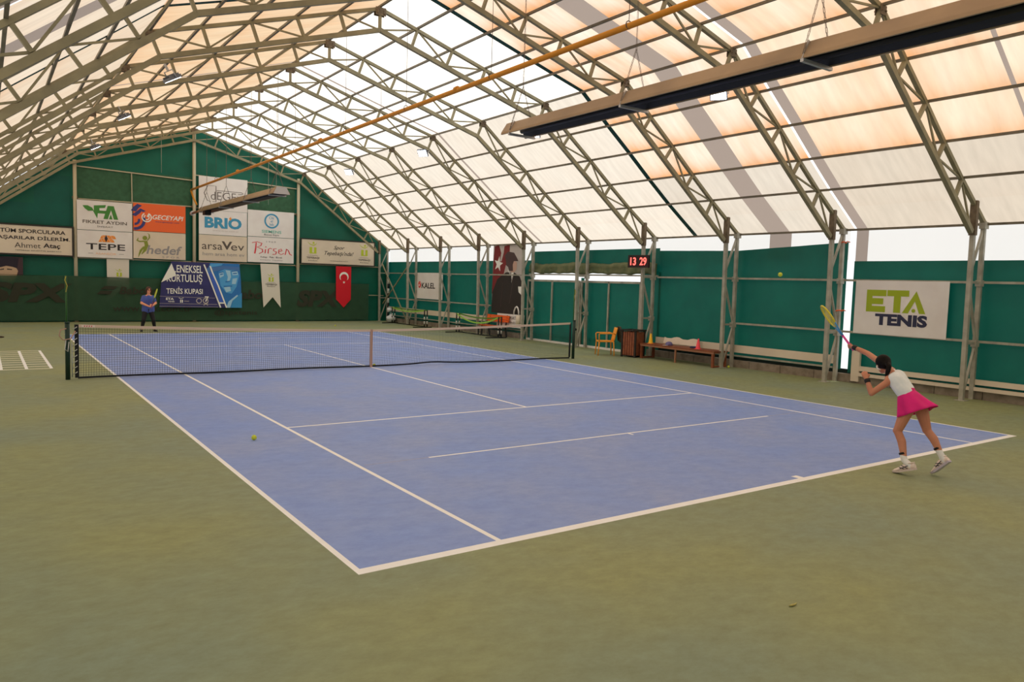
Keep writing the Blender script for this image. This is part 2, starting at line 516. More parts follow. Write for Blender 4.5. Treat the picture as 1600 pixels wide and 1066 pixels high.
for s, nm in ((1, 'wall_right'), (-1, 'wall_left')):
    w = MB()
    X = s * XW
    # white band (material 0)
    w.cur = 0
    for y0, y1, z in ((-6.46, YF, 2.95), (YB, -6.62, 2.85)):
        if s > 0 and y0 > -7:
            for c, d, q in ((y0, -4.83, 0), (-4.83, -4.17, 4), (-4.17, y1, 0)):
                w.cur = q; wavy_sheet(w, X + s * 0.06, c, d, z, 3.72, 0.0)
        elif s > 0:
            w.cur = 0; wavy_sheet(w, X + s * 0.06, y0, -6.92, z, 3.72, 0.012)
            w.cur = 4; wavy_sheet(w, X + s * 0.06, -6.92, y1, z, 3.72, 0.0)
        else:
            wavy_sheet(w, X + s * 0.06, y0, y1, z, 3.72, 0.012)
    # green tarp (1), per stretch
    w.cur = 1
    if s > 0:
        wavy_sheet(w, X, 6.45, YF, 0.12, 3.03, 0.015)
        wavy_sheet(w, X, -0.25, 6.45, 2.60, 3.36, 0.02); wavy_sheet(w, X, -0.36, 0.48, 0.0, 2.62, 0.008); wavy_sheet(w, X, 3.28, 3.46, 0.0, 2.4, 0.0); wavy_sheet(w, X, 6.40, 6.8, 0.0, 2.7, 0.0)
        wavy_sheet(w, X, -3.2, -0.25, 0.28, 3.23, 0.03, ztop=3.28)
        wavy_sheet(w, X, -6.46, -3.2, 0.28, 3.38, 0.025, ztop=3.23)
        wavy_sheet(w, X, YB, -6.64, 0.22, 2.92, 0.012)
        w.cur = 2   # concrete kerb blocks
        y = YB
        while y < 18.6:
            if not (-0.3 < y < 6.4):
                w.box(X - 0.10, X + 0.12, y, y + 0.965, 0.0, 0.2)
            y += 0.98
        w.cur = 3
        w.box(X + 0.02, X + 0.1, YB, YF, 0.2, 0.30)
    else:
        wavy_sheet(w, X, YB, YF, 0.02, 0.9, 0.02)
        w.cur = 0
        wavy_sheet(w, X, YB, YF, 0.9, 3.3, 0.02)  # unseen side: tall white sheet added to let in fill light
    struct(w, nm, [BAND, TARP, CURB, DKSTRIP, GREYB])

w = MB(); w.cur = 0
def endprof():
    pts = [(-XW, 0), (XW, 0)]
    for p in reversed(OUT[1]): pts.append((p.x * (1.02 if abs(p.x) > 9 else 1), p.z + 0.06))
    for p in OUT[-1][1:]: pts.append((p.x * (1.02 if abs(p.x) > 9 else 1), p.z + 0.06))
    return pts
w.prism(endprof(), YF, YF + 0.05, lambda x, y, z: (x, z, y))
w.cur = 1     # darker stitched panels
w.box(-4.5, -0.1, YF - 0.012, YF, 4.98, 6.32); w.box(2.3, 4.55, YF - 0.012, YF, 5.0, 6.3)
w.cur = 2
w.box(-9.3, -4.7, YF - 0.012, YF, 3.9, 4.6); w.box(-7.9, -4.7, YF - 0.010, YF, 4.6, 4.72); w.box(-5.95, -4.7, YF - 0.008, YF, 4.72, 5.9)
struct(w, 'wall_far', [TARPD, mat('brown green tarpaulin', col(56, 104, 74), 0.6, c2=col(46, 90, 62)), TARP])
w = MB()
w.add([(x, YB, z) for x, z in endprof()], [tuple(range(len(endprof())))])  # unseen gable made white and translucent to brighten the signs
w.cur = 1
w.box(-XW, XW, YB + 0.02, YB + 0.04, 0.0, 3.4)
struct(w, 'wall_back', [BAND, TARPD])

# sliding doors of tarpaulin on steel frames in the right wall, and the rolled tarp above them
for n, (ya, yb) in enumerate(((3.42, 6.48), (0.46, 3.32))):
    d = MB()
    wavy_sheet(d, XW - 0.02, ya, yb, 0.06, 2.24, 0.03, ph=n)
    d.cur = 1
    for y in (ya, (ya + yb) / 2 + 0.05, yb):
        d.beam((XW - 0.07, y, 0.03), (XW - 0.07, y, 2.28), 0.05)
    d.beam((XW - 0.07, ya, 2.27), (XW - 0.07, yb, 2.27), 0.07, 0.05)
    d.cur = 2
    d.box(XW - 0.10, XW - 0.03, ya, yb, 0.0, 0.07)
    tag(struct(d, 'door_%d' % (n + 1), [TARP, STEELG, WHITE]))
d = MB()
for ya, yb in ((3.0, 6.35), (-0.2, 2.98)):
    rings = []
    for j in range(41):
        y = ya + (yb - ya) * j / 40
        w1 = 0.012 * math.sin(y * 5.3) + 0.008 * math.sin(y * 11.9)
        zt, zb = 2.91 + 0.02 * math.sin(y * 2.1), 2.55 + 0.012 * math.sin(y * 3.3)
        prof = [(-0.02, zt), (-0.07, zt - 0.05), (-0.10, zt - 0.14), (-0.085, zt - 0.20), (-0.12, zb + 0.06), (-0.10, zb), (-0.04, zb - 0.01), (-0.01, zb + 0.1)]
        rings.append([V((XW - 0.05 + dx + w1 * (1 if k % 2 else -1), y, z + w1)) for k, (dx, z) in enumerate(prof)])
    d.loft(rings)
tag(d.build('rolled_tarp', OLIVE), 'rolled olive tarpaulin curtain above the sliding tarp doors', 'tarp')

# trims: sill boards along the foot of the right wall
t = MB()
wavy_sheet(t, XW - 0.14, 6.7, 18.3, 0.53, 0.76, 0.012, nz=2)
wavy_sheet(t, XW - 0.08, -6.4, -0.3, 0.41, 0.62, 0.02, nz=2)
t.box(XW - 0.15, XW - 0.08, YB, -7.0, 0.31, 0.42); t.box(XW - 0.19, XW - 0.12, YB, -7.0, 0.185, 0.26)
t.box(XW - 0.16, XW - 0.08, -7.02, -6.82, 0.05, 0.85)
struct(t, 'trim_1', CREAM)
t = MB()
t.box(XW - 0.10, XW - 0.05, -6.3, -0.4, 0.30, 0.34); t.box(XW - 0.10, XW - 0.05, 6.6, 18.4, 0.30, 0.34)
struct(t, 'trim_2', STEELG)
# ================================================================== STEEL FRAMES
ORD = ['', 'first', 'second', 'third', 'fourth', 'fifth', 'sixth', 'seventh', 'eighth', 'ninth', 'tenth', 'eleventh', 'twelfth']
XI, XO = 8.84, 9.30      # inner and outer tube of the twin wall column
proto = None
def make_frame():
    t = thing('roof_frame', 'x', 'roof frame')
    for s in (1, -1):
        o, i = OUT[s], INN[s]
        b = MB()
        for a, c in zip(o[:-1], o[1:]): b.beam(a, c, 0.075, 0.08)
        b.build('outer_chord', STEEL, t)
        b = MB()
        for a, c in ((i[0], i[5]), (i[5], i[10])):
            b.beam(a, c, 0.10, 0.09)
        b.build('inner_chord', STEEL, t)
        for k in range(0 if s > 0 else 1, 10):
            b = MB(); b.beam(o[k], i[k], 0.055, 0.075); b.build('post', STEEL, t)
        for k in range(10):
            p, q = (i[k], o[k + 1]) if k % 2 == 0 else (o[k], i[k + 1])
            if k >= 5: p, q = (o[k], i[k + 1]) if k % 2 == 1 else (i[k], o[k + 1])
            b = MB(); b.beam(p, q, 0.034, 0.034); b.build('diagonal', STEEL, t)
        # bolted plates at the knee and the eave
        b = MB()
        for k in (5,):
            for dy in (-0.05, 0.05):
                b.box(o[k].x - 0.09, o[k].x + 0.09, dy - 0.006, dy + 0.006, o[k].z - 0.13, o[k].z + 0.03)
            for e in (-0.06, 0.06):
                b.sphere((o[k].x + e, 0.065, o[k].z - 0.06), 0.018, 6); b.sphere((o[k].x + e, -0.065, o[k].z - 0.06), 0.018, 6)
        b.build('gusset', RUST, t)
        b = MB(); b.box(s * XI - 0.05, s * XI + 0.05, -0.065, 0.065, 3.40, 4.10); b.build('column_head', RUST, t)
        b = MB(); b.beam((s * (XI + 0.06), 0, 0), (s * XI, 0, 3.95), 0.09, 0.085); b.box(s * 8.9 - 0.11, s * 8.9 + 0.11, -0.1, 0.1, 0, 0.012); b.build('inner_column', STEELG, t)
        b = MB(); b.beam((s * (XO + 0.04), 0, 0), (s * XO, 0, 3.72), 0.075, 0.085); b.box(s * XO - 0.07, s * XO + 0.10, -0.06, 0.06, 3.56, 3.70); b.build('outer_column', STEELG, t)
        for z in (2.45, 1.19):
            b = MB(); b.beam((s * XI, 0, z), (s * (XO + 0.06), 0, z), 0.05); b.box(s * XO - 0.06, s * XO + 0.09, -0.055, 0.055, z - 0.08, z + 0.05); b.build('column_tie', STEELG, t)
        for p, q in (((XI, 2.58), (XO, 3.6)), ((XI + 0.03, 2.36), (XO, 1.26)), ((XO, 1.1), (XI + 0.08, 0.06))):
            b = MB(); b.beam((s * p[0], 0, p[1]), (s * q[0], 0, q[1]), 0.045); b.build('column_lacing', STEELG, t)
    b = MB()
    o = OUT[1][0]
    for dy in (-0.05, 0.05): b.box(-0.13, 0.13, dy - 0.006, dy + 0.006, o.z - 0.16, o.z + 0.02)
    for e in (-0.08, 0.08): b.box(e - 0.02, e + 0.02, -0.07, 0.07, o.z - 0.12, o.z - 0.04)
    b.build('ridge_plate', RUST, t)
    return t
frame0 = make_frame()
NB = len(BAYS)
for n, y in enumerate(BAYS[1:]):
    k = NB - 1 - n     # counted from the end wall
    lab = ('bare steel roof frame standing against the green end wall' if k == 1 else
           '%s bare steel roof frame counted from the green end wall' % ORD[k])
    if n == 0:
        frame0.location = (0, y, 0); frame0['label'] = lab; frame0['group'] = 'steel roof frames'
    else:
        dup(frame0, (0, y, 0), lab, group='steel roof frames')

# ---- purlins: one long tube per line
names = ['', 'first', 'second', 'third', 'fourth', '', 'first', 'second', 'third', 'fourth']
PY0, PY1 = YB + 0.1, YF - 0.02
for s, sd in ((1, 'right'), (-1, 'left')):
    for k in list(range(1, 10)) + [11]:
        p = OUT[s][k]
        off = V((0, 0, 0.045)) if k < 6 else V((s * 0.03, 0, 0.035))
        if k == 11: off = V((s * 0.06, 0, -0.02))
        b = MB(); b.beam((p.x + off.x, PY0, p.z + off.z), (p.x + off.x, PY1, p.z + off.z), 0.045, 0.05, up=(0, 0, 1))
        lab = {5: 'long steel purlin along the %s bend of the roof' % sd, 11: 'long steel eave tube above the white band of the %s wall' % sd}.get(k)
        if not lab:
            lab = 'long steel purlin on the %s roof slope, %s below the %s' % ('upper ' + sd if k < 5 else 'lower ' + sd, names[k], 'ridge' if k < 5 else 'roof bend')
        tag(b.build('purlin', PURL), lab, 'purlin', 'roof purlins')
b = MB(); b.beam((0, PY0, 8.46), (0, PY1, 8.46), 0.05, 0.05, up=(0, 0, 1))
tag(b.build('purlin', PURL), 'long steel purlin along the ridge of the roof', 'purlin', 'roof purlins')

# ---- horizontal rails on the walls (one length each)
def rail(p0, p1, w, label, m=STEELG, cat='rail', name='wall_rail'):
    b = MB(); b.beam(p0, p1, w, w, up=(0, 0, 1)); return tag(b.build(name, m), label, cat, 'wall rails')
XR = XO + 0.10
rail((XR, 6.4, 2.46), (XR, YF - .03, 2.46), 0.05, 'upper grey rail on the far half of the right wall above the small white sign')
rail((XR, 9.0, 1.20), (XR, YF - .03, 1.20), 0.05, 'lower grey rail on the far half of the right wall under the small white sign')
rail((XR, -0.3, 2.50), (XR, 6.4, 2.50), 0.05, 'grey beam above the sliding tarp doors on the right wall')
rail((XR, -6.5, 2.46), (XR, -0.3, 2.46), 0.05, 'upper grey rail on the right wall above the wooden bench')
rail((XR, -6.5, 1.22), (XR, -3.3, 1.22), 0.05, 'lower grey rail on the right wall behind the serving player\'s racket')
rail((XR, YB + .1, 2.44), (XR, -6.5, 2.46), 0.05, 'upper grey rail on the right wall along the large white sign\'s top edge')
rail((XR, YB + .1, 1.20), (XR, -6.5, 1.22), 0.05, 'lower grey rail on the right wall along the large white sign\'s bottom edge')
ROLLT = mat('pale painted rail', col(196, 186, 160), 0.5)
def erail(x0, x1, z0, z1, label, w=0.045):
    b = MB(); b.beam((x0, YF - 0.06, z0), (x1, YF - 0.06, z1), w, w, up=(0, 0, 1)); return tag(b.build('wall_rail', ROLLT), label, 'rail', 'end wall rails')
erail(-4.5, -0.05, 6.33, 6.20, 'pale rail high on the end wall, left of the centre post')
erail(0.05, 4.6, 6.45, 6.28, 'pale rail high on the end wall, right of the centre post')
erail(-2.46, -2.42, 6.28, 2.6, 'thin upright pale rail between the leaf sign and the orange sign', 0.035)
erail(-4.5, -0.05, 5.02, 5.06, 'pale rail along the top of the leaf sign and orange sign')
erail(-0.05, 4.6, 5.02, 5.10, 'pale rail behind the top of the blue lettered sign')
erail(-4.5, 4.6, 2.63, 2.66, 'pale rail under the lower row of white signs')
erail(4.7, 9.0, 2.74, 2.74, 'pale rail under the long sign above the red flag')
erail(8.3, 9.2, 1.30, 1.30, 'short pale rail on the end wall beside the right corner', 0.035)
b = MB(); b.beam((8.95, 18.4, 2.9), (8.95, 15.5, 0.1), 0.05, 0.05); tag(b.build('corner_brace', STEEL), 'slanting steel brace in the far right corner, falling towards the near side', 'brace', 'corner braces')
b = MB(); b.beam((9.02, 18.4, 0.9), (9.02, 15.5, 2.95), 0.05, 0.05); tag(b.build('corner_brace', STEEL), 'slanting steel brace in the far right corner, rising towards the near side', 'brace', 'corner braces')

# ---- posts of the end wall
for x, z, lab in ((-4.55, 6.55, 'pale round post on the end wall, left of the leaf sign'), (0.0, 8.3, 'pale round post rising to the ridge at the middle of the end wall'), (4.66, 6.75, 'pale round post on the end wall, between the red script sign and the long sign')):
    t = thing('end_wall_post', lab, 'post', (x, YF - 0.18, 0), group='end wall posts')
    b = MB(); b.tube([(0, 0, 0), (0, 0, z)], 0.07, 10); b.build('tube', ROLLT, t)
    for q in (2.64, 5.05):
        b = MB(); b.box(-0.10, 0.10, -0.02, 0.08, q - 0.05, q + 0.05); b.build('clamp', RUST, t)
    b = MB(); b.box(-0.14, 0.14, -0.12, 0.12, 0, 0.015); b.build('base_plate', RUST, t)

# ================================================================== HEATERS, GAS PIPE, LAMPS
REFL = mat('tan heater hood', col(172, 146, 116), 0.35, 0.3, 0.5, scale=1.5, c2=col(150, 128, 104))
REFI = mat('dark heater inside', col(34, 36, 46), 0.4, 0.2, 0.5)
TUBEM = mat('heater tube', col(30, 30, 36), 0.5)
ALU = mat('bare aluminium', col(190, 190, 192), 0.35, 0.7)
BRONZE = mat('bronze painted tube', col(120, 84, 58), 0.5)
CHAIN = mat('chain', col(110, 100, 92), 0.5, 0.6)
def chain(b, p0, p1, link=0.05, r=0.004):
    p0, p1 = V(p0), V(p1)
    n = max(1, int((p1 - p0).length / link))
    d = (p1 - p0) / n
    for i in range(n):
        a, c = p0 + d * i, p0 + d * (i + 1.15)
        s = V((0.009, 0, 0)) if i % 2 else V((0, 0.009, 0))
        b.tube([a - s, c - s], r, 4); b.tube([a + s, c + s], r, 4)

def heater(label, x, z, y0, y1, chains, tail=False):
    """long radiant tube heater under a trapezoid hood; y0 = end nearest the photographer"""
    t = thing('tube_heater', label, 'heater', (x, y0, z), group='tube heaters')
    Ln = y1 - y0
    hb, ht, hz = 0.235, 0.14, 0.17
    b = MB()
    outer = [(-hb - 0.03, -0.02), (-hb, -0.02), (-hb, 0.0), (-ht, hz), (ht, hz), (hb, 0.0), (hb, -0.02), (hb + 0.03, -0.02), (hb + 0.02, 0.02), (ht + 0.008, hz + 0.012), (-ht - 0.008, hz + 0.012), (-hb - 0.02, 0.02)]
    b.prism(outer, 0, Ln, lambda px, py, pz: (px, pz, py))
    b.build('hood', REFL, t)
    b = MB(); b.prism([(-hb + 0.004, -0.01), (-ht + 0.004, hz - 0.006), (ht - 0.004, hz - 0.006), (hb - 0.004, -0.01), (ht - 0.01, hz - 0.012), (-ht + 0.01, hz - 0.012)], 0.01, Ln - 0.01, lambda px, py, pz: (px, pz, py)); b.build('hood_lining', REFI, t)
    b = MB(); b.prism([(-hb - 0.02, -0.03), (hb + 0.02, -0.03), (ht + 0.01, hz + 0.02), (-ht - 0.01, hz + 0.02)], -0.012, 0.0, lambda px, py, pz: (px, pz, py)); b.build('end_cap', ALU, t)
    for sx in (-0.10, 0.10):
        b = MB(); b.tube([(sx, 0.1, 0.07), (sx, Ln - 0.1, 0.07)], 0.04, 10); b.build('burner_tube', TUBEM, t)
    if tail:
        b = MB(); b.tube([(-0.10, Ln - 0.1, 0.07), (-0.10, Ln + 1.5, 0.04)], 0.05, 10); b.build('flue_tube', BRONZE, t)
        b = MB(); b.tube([(-0.10, Ln + 1.5, 0.04), (-0.10, Ln + 1.66, 0.03)], 0.10, 12); b.build('flue_cap', ALU, t)
        b = MB(); b.box(-0.22, 0.02, Ln - 1.15, Ln - 0.75, -0.18, 0.02); b.build('fan_box', BLACK, t)
    for cy in chains:
        b = MB(); b.box(-hb - 0.04, hb + 0.04, cy - 0.02, cy + 0.02, -0.06, -0.025)
        b.beam((-hb - 0.03, cy, -0.03), (-ht - 0.02, cy, hz + 0.015), 0.03, 0.012); b.beam((hb + 0.03, cy, -0.03), (ht + 0.02, cy, hz + 0.015), 0.03, 0.012)
        b.build('bracket', ALU, t)
        top = 8.40 - 0.286 * abs(x) - z
        b = MB()
        chain(b, (-hb - 0.02, cy, 0.03), (0, cy, 0.78)); chain(b, (hb + 0.02, cy, 0.03), (0, cy, 0.78)); chain(b, (0, cy, 0.78), (0, cy, top))
        b.build('chain', CHAIN, t)
    return t
heater('long tan tube heater hanging close by at upper right above the baseline', -0.13, 4.68, -15.9, -5.95, (1.3, 4.15, 7.0, 9.7))
heater('tan tube heater hanging in front of the end wall signs', -0.13, 4.67, 6.4, 16.3, (0.4, 3.2, 6.4, 9.4), tail=True)

GASY = mat('yellow gas pipe paint', col(214, 142, 36), 0.45)
t = thing('gas_pipe', 'long yellow gas pipe hanging under the roof ridge', 'pipe', (-0.2, 0, 5.80))
b = MB(); b.tube([(0, -17.5, 0), (0, 18.2, -0.06)], 0.045, 10); b.build('main_pipe', GASY, t)
b = MB(); b.tube([(0, 18.2, -0.06), (0.0, 18.28, -0.10), (0.1, 18.25, -0.42), (0.14, 17.9, -0.7)], 0.04, 8); b.build('down_pipe', GASY, t)
for y in (-12.4, -8.8, -5.3, -2.0, 1.3, 5.0, 9.5, 14.0):
    b = MB(); b.tube([(0.055 * math.cos(a), y, 0.055 * math.sin(a)) for a in [2 * PI * i / 10 for i in range(10)]], 0.008, 5, closed=True)
    b.tube([(0, y, 0.05), (0.0, y, 2.55)], 0.005, 5); b.build('hanger', CHAIN, t)
for y in (-14.2, -10.6, -4.1, 3.0, 11.0):
    b = MB(); b.tube([(0, y - 0.05, 0), (0, y + 0.05, 0)], 0.055, 10); b.build('coupling', GASY, t)

LED = mat('lit floodlight lens', (0.86, 0.93, 1, 1), emit=14.0)
LHOUS = mat('floodlight housing', col(120, 124, 134), 0.4, 0.5)
def floodlight(label, p, aim):
    t = thing('floodlight', label, 'floodlight', p, group='floodlights')
    q = V(aim).normalized().to_track_quat('-Z', 'Y')
    t.rotation_mode = 'QUATERNION'; t.rotation_quaternion = q
    b = MB(); b.box(-0.17, 0.17, -0.13, 0.13, -0.02, 0.04); b.box(-0.10, 0.10, -0.07, 0.07, 0.04, 0.09)
    for i in range(7): b.box(-0.15 + i * 0.048, -0.145 + i * 0.048, -0.11, 0.11, 0.04, 0.075)
    b.build('housing', LHOUS, t)
    b = MB(); b.box(-0.15, 0.15, -0.11, 0.11, -0.028, -0.02); b.build('lens', LED, t)
    b = MB(); b.tube([(-0.19, 0, 0.0), (-0.19, 0, 0.16), (0.19, 0, 0.16), (0.19, 0, 0.0)], 0.012, 6); b.beam((0, 0, 0.16), (0, 0, 0.30), 0.05, 0.03); b.build('yoke', ALU, t)
    return t
for s, sd in ((1, 'right'), (-1, 'left')):
    for k, n in ((1, 'first'), (3, 'second'), (5, 'third'), (7, 'fourth')):
        y = BAYS[3 + k]
        p = INN[s][5]
        floodlight('white floodlight under the %s roof bend, %s from the photographer' % (sd, n), (p.x - s * 0.22, y - 0.05, p.z - (0.50 if k == 1 else 0.40 if k < 4 else 0.16)), (-0.75, -0.5, -0.8) if s > 0 else (0.5, 0.1, -0.85))

# cords hanging from the roof
CORD = mat('pale cord', col(190, 186, 172), 0.7)
for x, y, z0, z1, lab in ((-1.9, 15.4, 6.0, 7.9, 'thin pale cord hanging left of the centre post'), (1.2, 12.0, 4.8, 7.9, 'thin pale cord hanging in front of the hexagon sign'),
                          (0.6, 9.2, 5.0, 8.1, 'thin pale cord hanging beside the gas pipe\'s far end'), (1.5, 2.9, 6.7, 7.8, 'thin pale cord hanging from a right rafter above the gas pipe')):
    b = MB(); b.tube([(x, y, z1), (x, y, z0)], 0.006, 5); tag(b.build('hanging_cord', CORD), lab, 'cord', 'hanging cords')

OTIE = mat('orange tie', col(226, 92, 40, 1.2), .6)
for z, lab in ((3.36, 'upper orange tie knotted on the column beside the bright slit'), (1.72, 'lower orange tie knotted on the column beside the bright slit')):
    t = thing('orange_tie', lab, 'tie', (XO, BAYS[4] - .02, z), group='orange ties')
    b = MB(); b.tube([(.075 * math.cos(a), .07 * math.sin(a), .012 * math.sin(2 * a)) for a in [2 * PI * i / 14 for i in range(14)]], .014, 6, closed=True); b.build('loop', OTIE, t)
    b = MB(); b.tube([(-.02, -.07, 0), (-.04, -.13, .02), (-.02, -.19, .0)], .012, 5); b.build('tail', OTIE, t)

# scoreboard clock
t = thing('digital_clock', 'black digital clock with red figures on a right wall column', 'clock', (XI - 0.13, -0.14, 2.92), (PI / 2, 0, -PI / 2 + 0.12))
b = MB(); b.box(-0.40, 0.40, -0.19, 0.19, -0.03, 0.03); b.build('case', mat('clock case', col(40, 8, 10), 0.4), t)
REDL = mat('red lit digits', (0.95, 0.10, 0.08, 1), emit=2.6)
text(t, '13', -0.19, 0.0, 0.22, 0.24, REDL, bold=0.02, z=0.034, name='digits'); text(t, '29', 0.19, 0.0, 0.26, 0.24, REDL, bold=0.02, z=0.034, name='digits')
b = MB(); b.box(-0.05, 0.05, -0.05, 0.05, -0.12, -0.03); b.build('mount', STEELG, t)

# ================================================================== NET
NETM = mat('net cord', col(44, 52, 54), 0.7)
TAPE = mat('net headband', col(218, 196, 176), 0.6)
STRAP = mat('centre strap', col(186, 150, 132), 0.6)
DKTAPE = mat('black net tape', col(24, 28, 34), 0.7)
NPX = 6.36
def ztop(x): return 0.914 + 0.145 * (abs(x) / NPX) ** 1.5 + 0.02 * (x < 0) * abs(x) / NPX
t = thing('tennis_net', 'dark tennis net with a pale headband stretched across the blue court', 'net', (0, 0, 0))
X0, X1 = -NPX + 0.17, NPX - 0.14
def zbot(x): return 0.025 + 0.012 * math.sin(x * 0.9) ** 2 + (0.03 * math.exp(-((x - 1.7) / 0.45) ** 2))
b = MB()
nx = int((X1 - X0) / 0.046)
for i in range(nx + 1):
    x = X0 + (X1 - X0) * i / nx
    b.tube([(x, 0.03 * math.sin(x * 2), zbot(x)), (x + 0.01 * math.sin(x * 7), 0.012 * math.sin(x * 3 + 1), 0.5), (x, 0, ztop(x) - 0.04)], 0.0024, 3, cap=False)
nz = 21
for j in range(1, nz):
    pts = []
    for i in range(61):
        x = X0 + (X1 - X0) * i / 60
        q = j / nz
        pts.append((x, 0.03 * math.sin(x * 2) * (1 - q) ** 2, zbot(x) + (ztop(x) - 0.04 - zbot(x)) * q + 0.003 * math.sin(x * 3 + j)))
    b.tube(pts, 0.0024, 3, cap=False)
b.build('mesh', NETM, t)
def band(zf, half, th, m, name, xs0, xs1, n=60):
    b = MB()
    rings = []
    for i in range(n + 1):
        x = xs0 + (xs1 - xs0) * i / n; z = zf(x)
        rings.append([V((x, -th, z - half)), V((x, th, z - half)), V((x, th, z + half)), V((x, -th, z + half))])
    b.loft(rings, smooth=False); return b.build(name, m, t)
band(lambda x: ztop(x) - 0.027, 0.027, 0.012, TAPE, 'headband', X0 + 0.02, X1)
band(zbot, 0.018, 0.010, DKTAPE, 'bottom_tape', X0, X1)
b = MB(); b.box(X0 - 0.05, X0 + 0.02, -0.012, 0.012, 0.03, ztop(X0)); b.build('side_tape', DKTAPE, t)
b = MB(); b.box(X1 - 0.02, X1 + 0.03, -0.012, 0.012, 0.05, ztop(X1) - 0.02); b.build('side_tape', DKTAPE, t)
b = MB(); b.box(-0.03, 0.03, -0.018, 0.018, 0.0, 0.92); b.build('centre_strap', STRAP, t)
b = MB(); b.prism([(0.07, 0), (0.30, 0), (0.30, 0.045), (0.07, 0.045)], -0.0135, -0.0125, lambda x, y, z: (X0 + x, z, ztop(X0 + x) - 0.05 + y)); b.build('label_patch', mat('label patch', col(236, 222, 212), .5), t)
b = MB()
for q in range(4): b.prism([(0.11 + q * 0.04, 0.008), (0.125 + q * 0.04, 0.008), (0.133 + q * 0.04, 0.038), (0.118 + q * 0.04, 0.038)], -0.0148, -0.0138, lambda x, y, z: (X0 + x, z, ztop(X0 + x) - 0.05 + y))
b.build('label_print', mat('red print', col(206, 40, 50), .5), t)
b = MB()
for i in range(9):
    z = 0.1 + i * 0.11
    b.tube([(X0 - 0.09, 0, z), (X0 - 0.03, -0.014, z + 0.03), (X0 - 0.01, -0.016, z + 0.05)], 0.008, 5)
b.build('lacing', mat('white lacing', col(220, 220, 214), .6), t)

POSTM = mat('dark green post', col(22, 54, 44), 0.45)
GRNS = mat('green stick', col(40, 92, 30), 0.5)
YCORD = mat('yellow cord', col(170, 160, 70), 0.7)
for s, lab in ((-1, 'dark green net post with a tall stick at the left end of the net'), (1, 'dark green net post with a tall stick at the right end of the net')):
    p = thing('net_post', lab, 'net post', (s * NPX, 0, 0), group='net posts')
    b = MB(); b.tube([(0, 0, 0), (0, 0, 1.10)], 0.043, 14); b.build('post', POSTM, p)
    b = MB(); b.tube([(0, 0, 1.10), (0, 0, 1.125)], 0.047, 14); b.build('cap', POSTM, p)
    b = MB(); b.tube([(s * 0.005, 0.05, 0.75), (s * 0.01, 0.045, 2.02)], 0.016, 8); b.build('stick', GRNS, p)
    b = MB(); b.tube([(s * 0.012, 0.03, 2.0), (s * 0.03, 0.0, 1.93), (-s * 0.01, 0.02, 1.82), (s * 0.015, 0.02, 1.7)], 0.01, 6); b.build('cord', YCORD, p)
    if s < 0:
        b = MB(); b.tube([(-0.02, -0.05, 1.0), (-0.12, -0.06, 0.97), (-0.14, -0.06, 0.86), (-0.08, -0.06, 0.78), (0.05, -0.06, 0.8), (0.13, -0.05, 0.95)], 0.012, 6); b.build('rope', STRAP, p)
        b = MB(); b.tube([(0.07, -0.03, 0.05), (0.07, -0.03, 0.72)], 0.012, 6); b.build('tension_bar', mat('pale bar', col(170, 176, 172), .4), p)
        b = MB(); b.tube([(-0.03, -0.055, 0.78), (-0.05, -0.06, 0.6), (0.0, -0.055, 0.55), (0.02, -0.055, 0.74)], 0.008, 5); b.build('cord_tail', mat('white lacing', (1, 1, 1, 1)), p)
    else:
        b = MB(); b.sphere((0.06, 0.0, 0.85), 0.04, 8); b.tube([(0, 0, 0.85), (0.08, 0, 0.85)], 0.015, 6); b.build('crank', BLACK, p)
# ================================================================== SIGNS
def sheet_root(name, label, cat, plane, a0, a1, z0, z1, m, group=None, depth=None, thick=0.012, frame=None, outline=None):
    """flat sign hung on a wall. plane 'end': a = x. plane 'right': a = y (a0 far/left edge, a1 near/right edge)"""
    if plane == 'end':
        d = depth if depth is not None else YF - 0.28
        t = thing(name, label, cat, ((a0 + a1) / 2, d, (z0 + z1) / 2), (PI / 2, 0, 0), group)
        W = a1 - a0
    else:
        d = depth if depth is not None else XW - 0.15
        t = thing(name, label, cat, (d, (a0 + a1) / 2, (z0 + z1) / 2), (PI / 2, 0, -PI / 2), group)
        W = a0 - a1
    H = z1 - z0
    b = MB()
    pts = outline or [(0, 1), (0, 0), (1, 0), (1, 1)]
    b.prism([((fx - 0.5) * W, (0.5 - fy) * H) for fx, fy in pts], -thick, 0.0)
    b.build('sheet', m, t)
    if frame:
        b = MB()
        w = frame[0]
        for x0, x1, y0, y1 in ((-W / 2 - w, W / 2 + w, H / 2, H / 2 + w), (-W / 2 - w, W / 2 + w, -H / 2 - w, -H / 2), (-W / 2 - w, -W / 2, -H / 2, H / 2), (W / 2, W / 2 + w, -H / 2, H / 2)):
            b.box(x0, x1, y0, y1, -0.03, 0.02)
        b.build('frame', frame[1], t)
    F = lambda fx, fy: ((fx - 0.5) * W, (0.5 - fy) * H)
    T = lambda s, fx, fy, fw, fh, m, **k: text(t, s, *F(fx, fy), w=fw * W if fw else None, h=fh * H if fh else None, m=m, z=0.004, **k)
    P = lambda polys, m, z=0.004, name='emblem': poly(t, [[F(*p) for p in q] for q in polys], m, z, name)
    return t, F, T, P, W, H

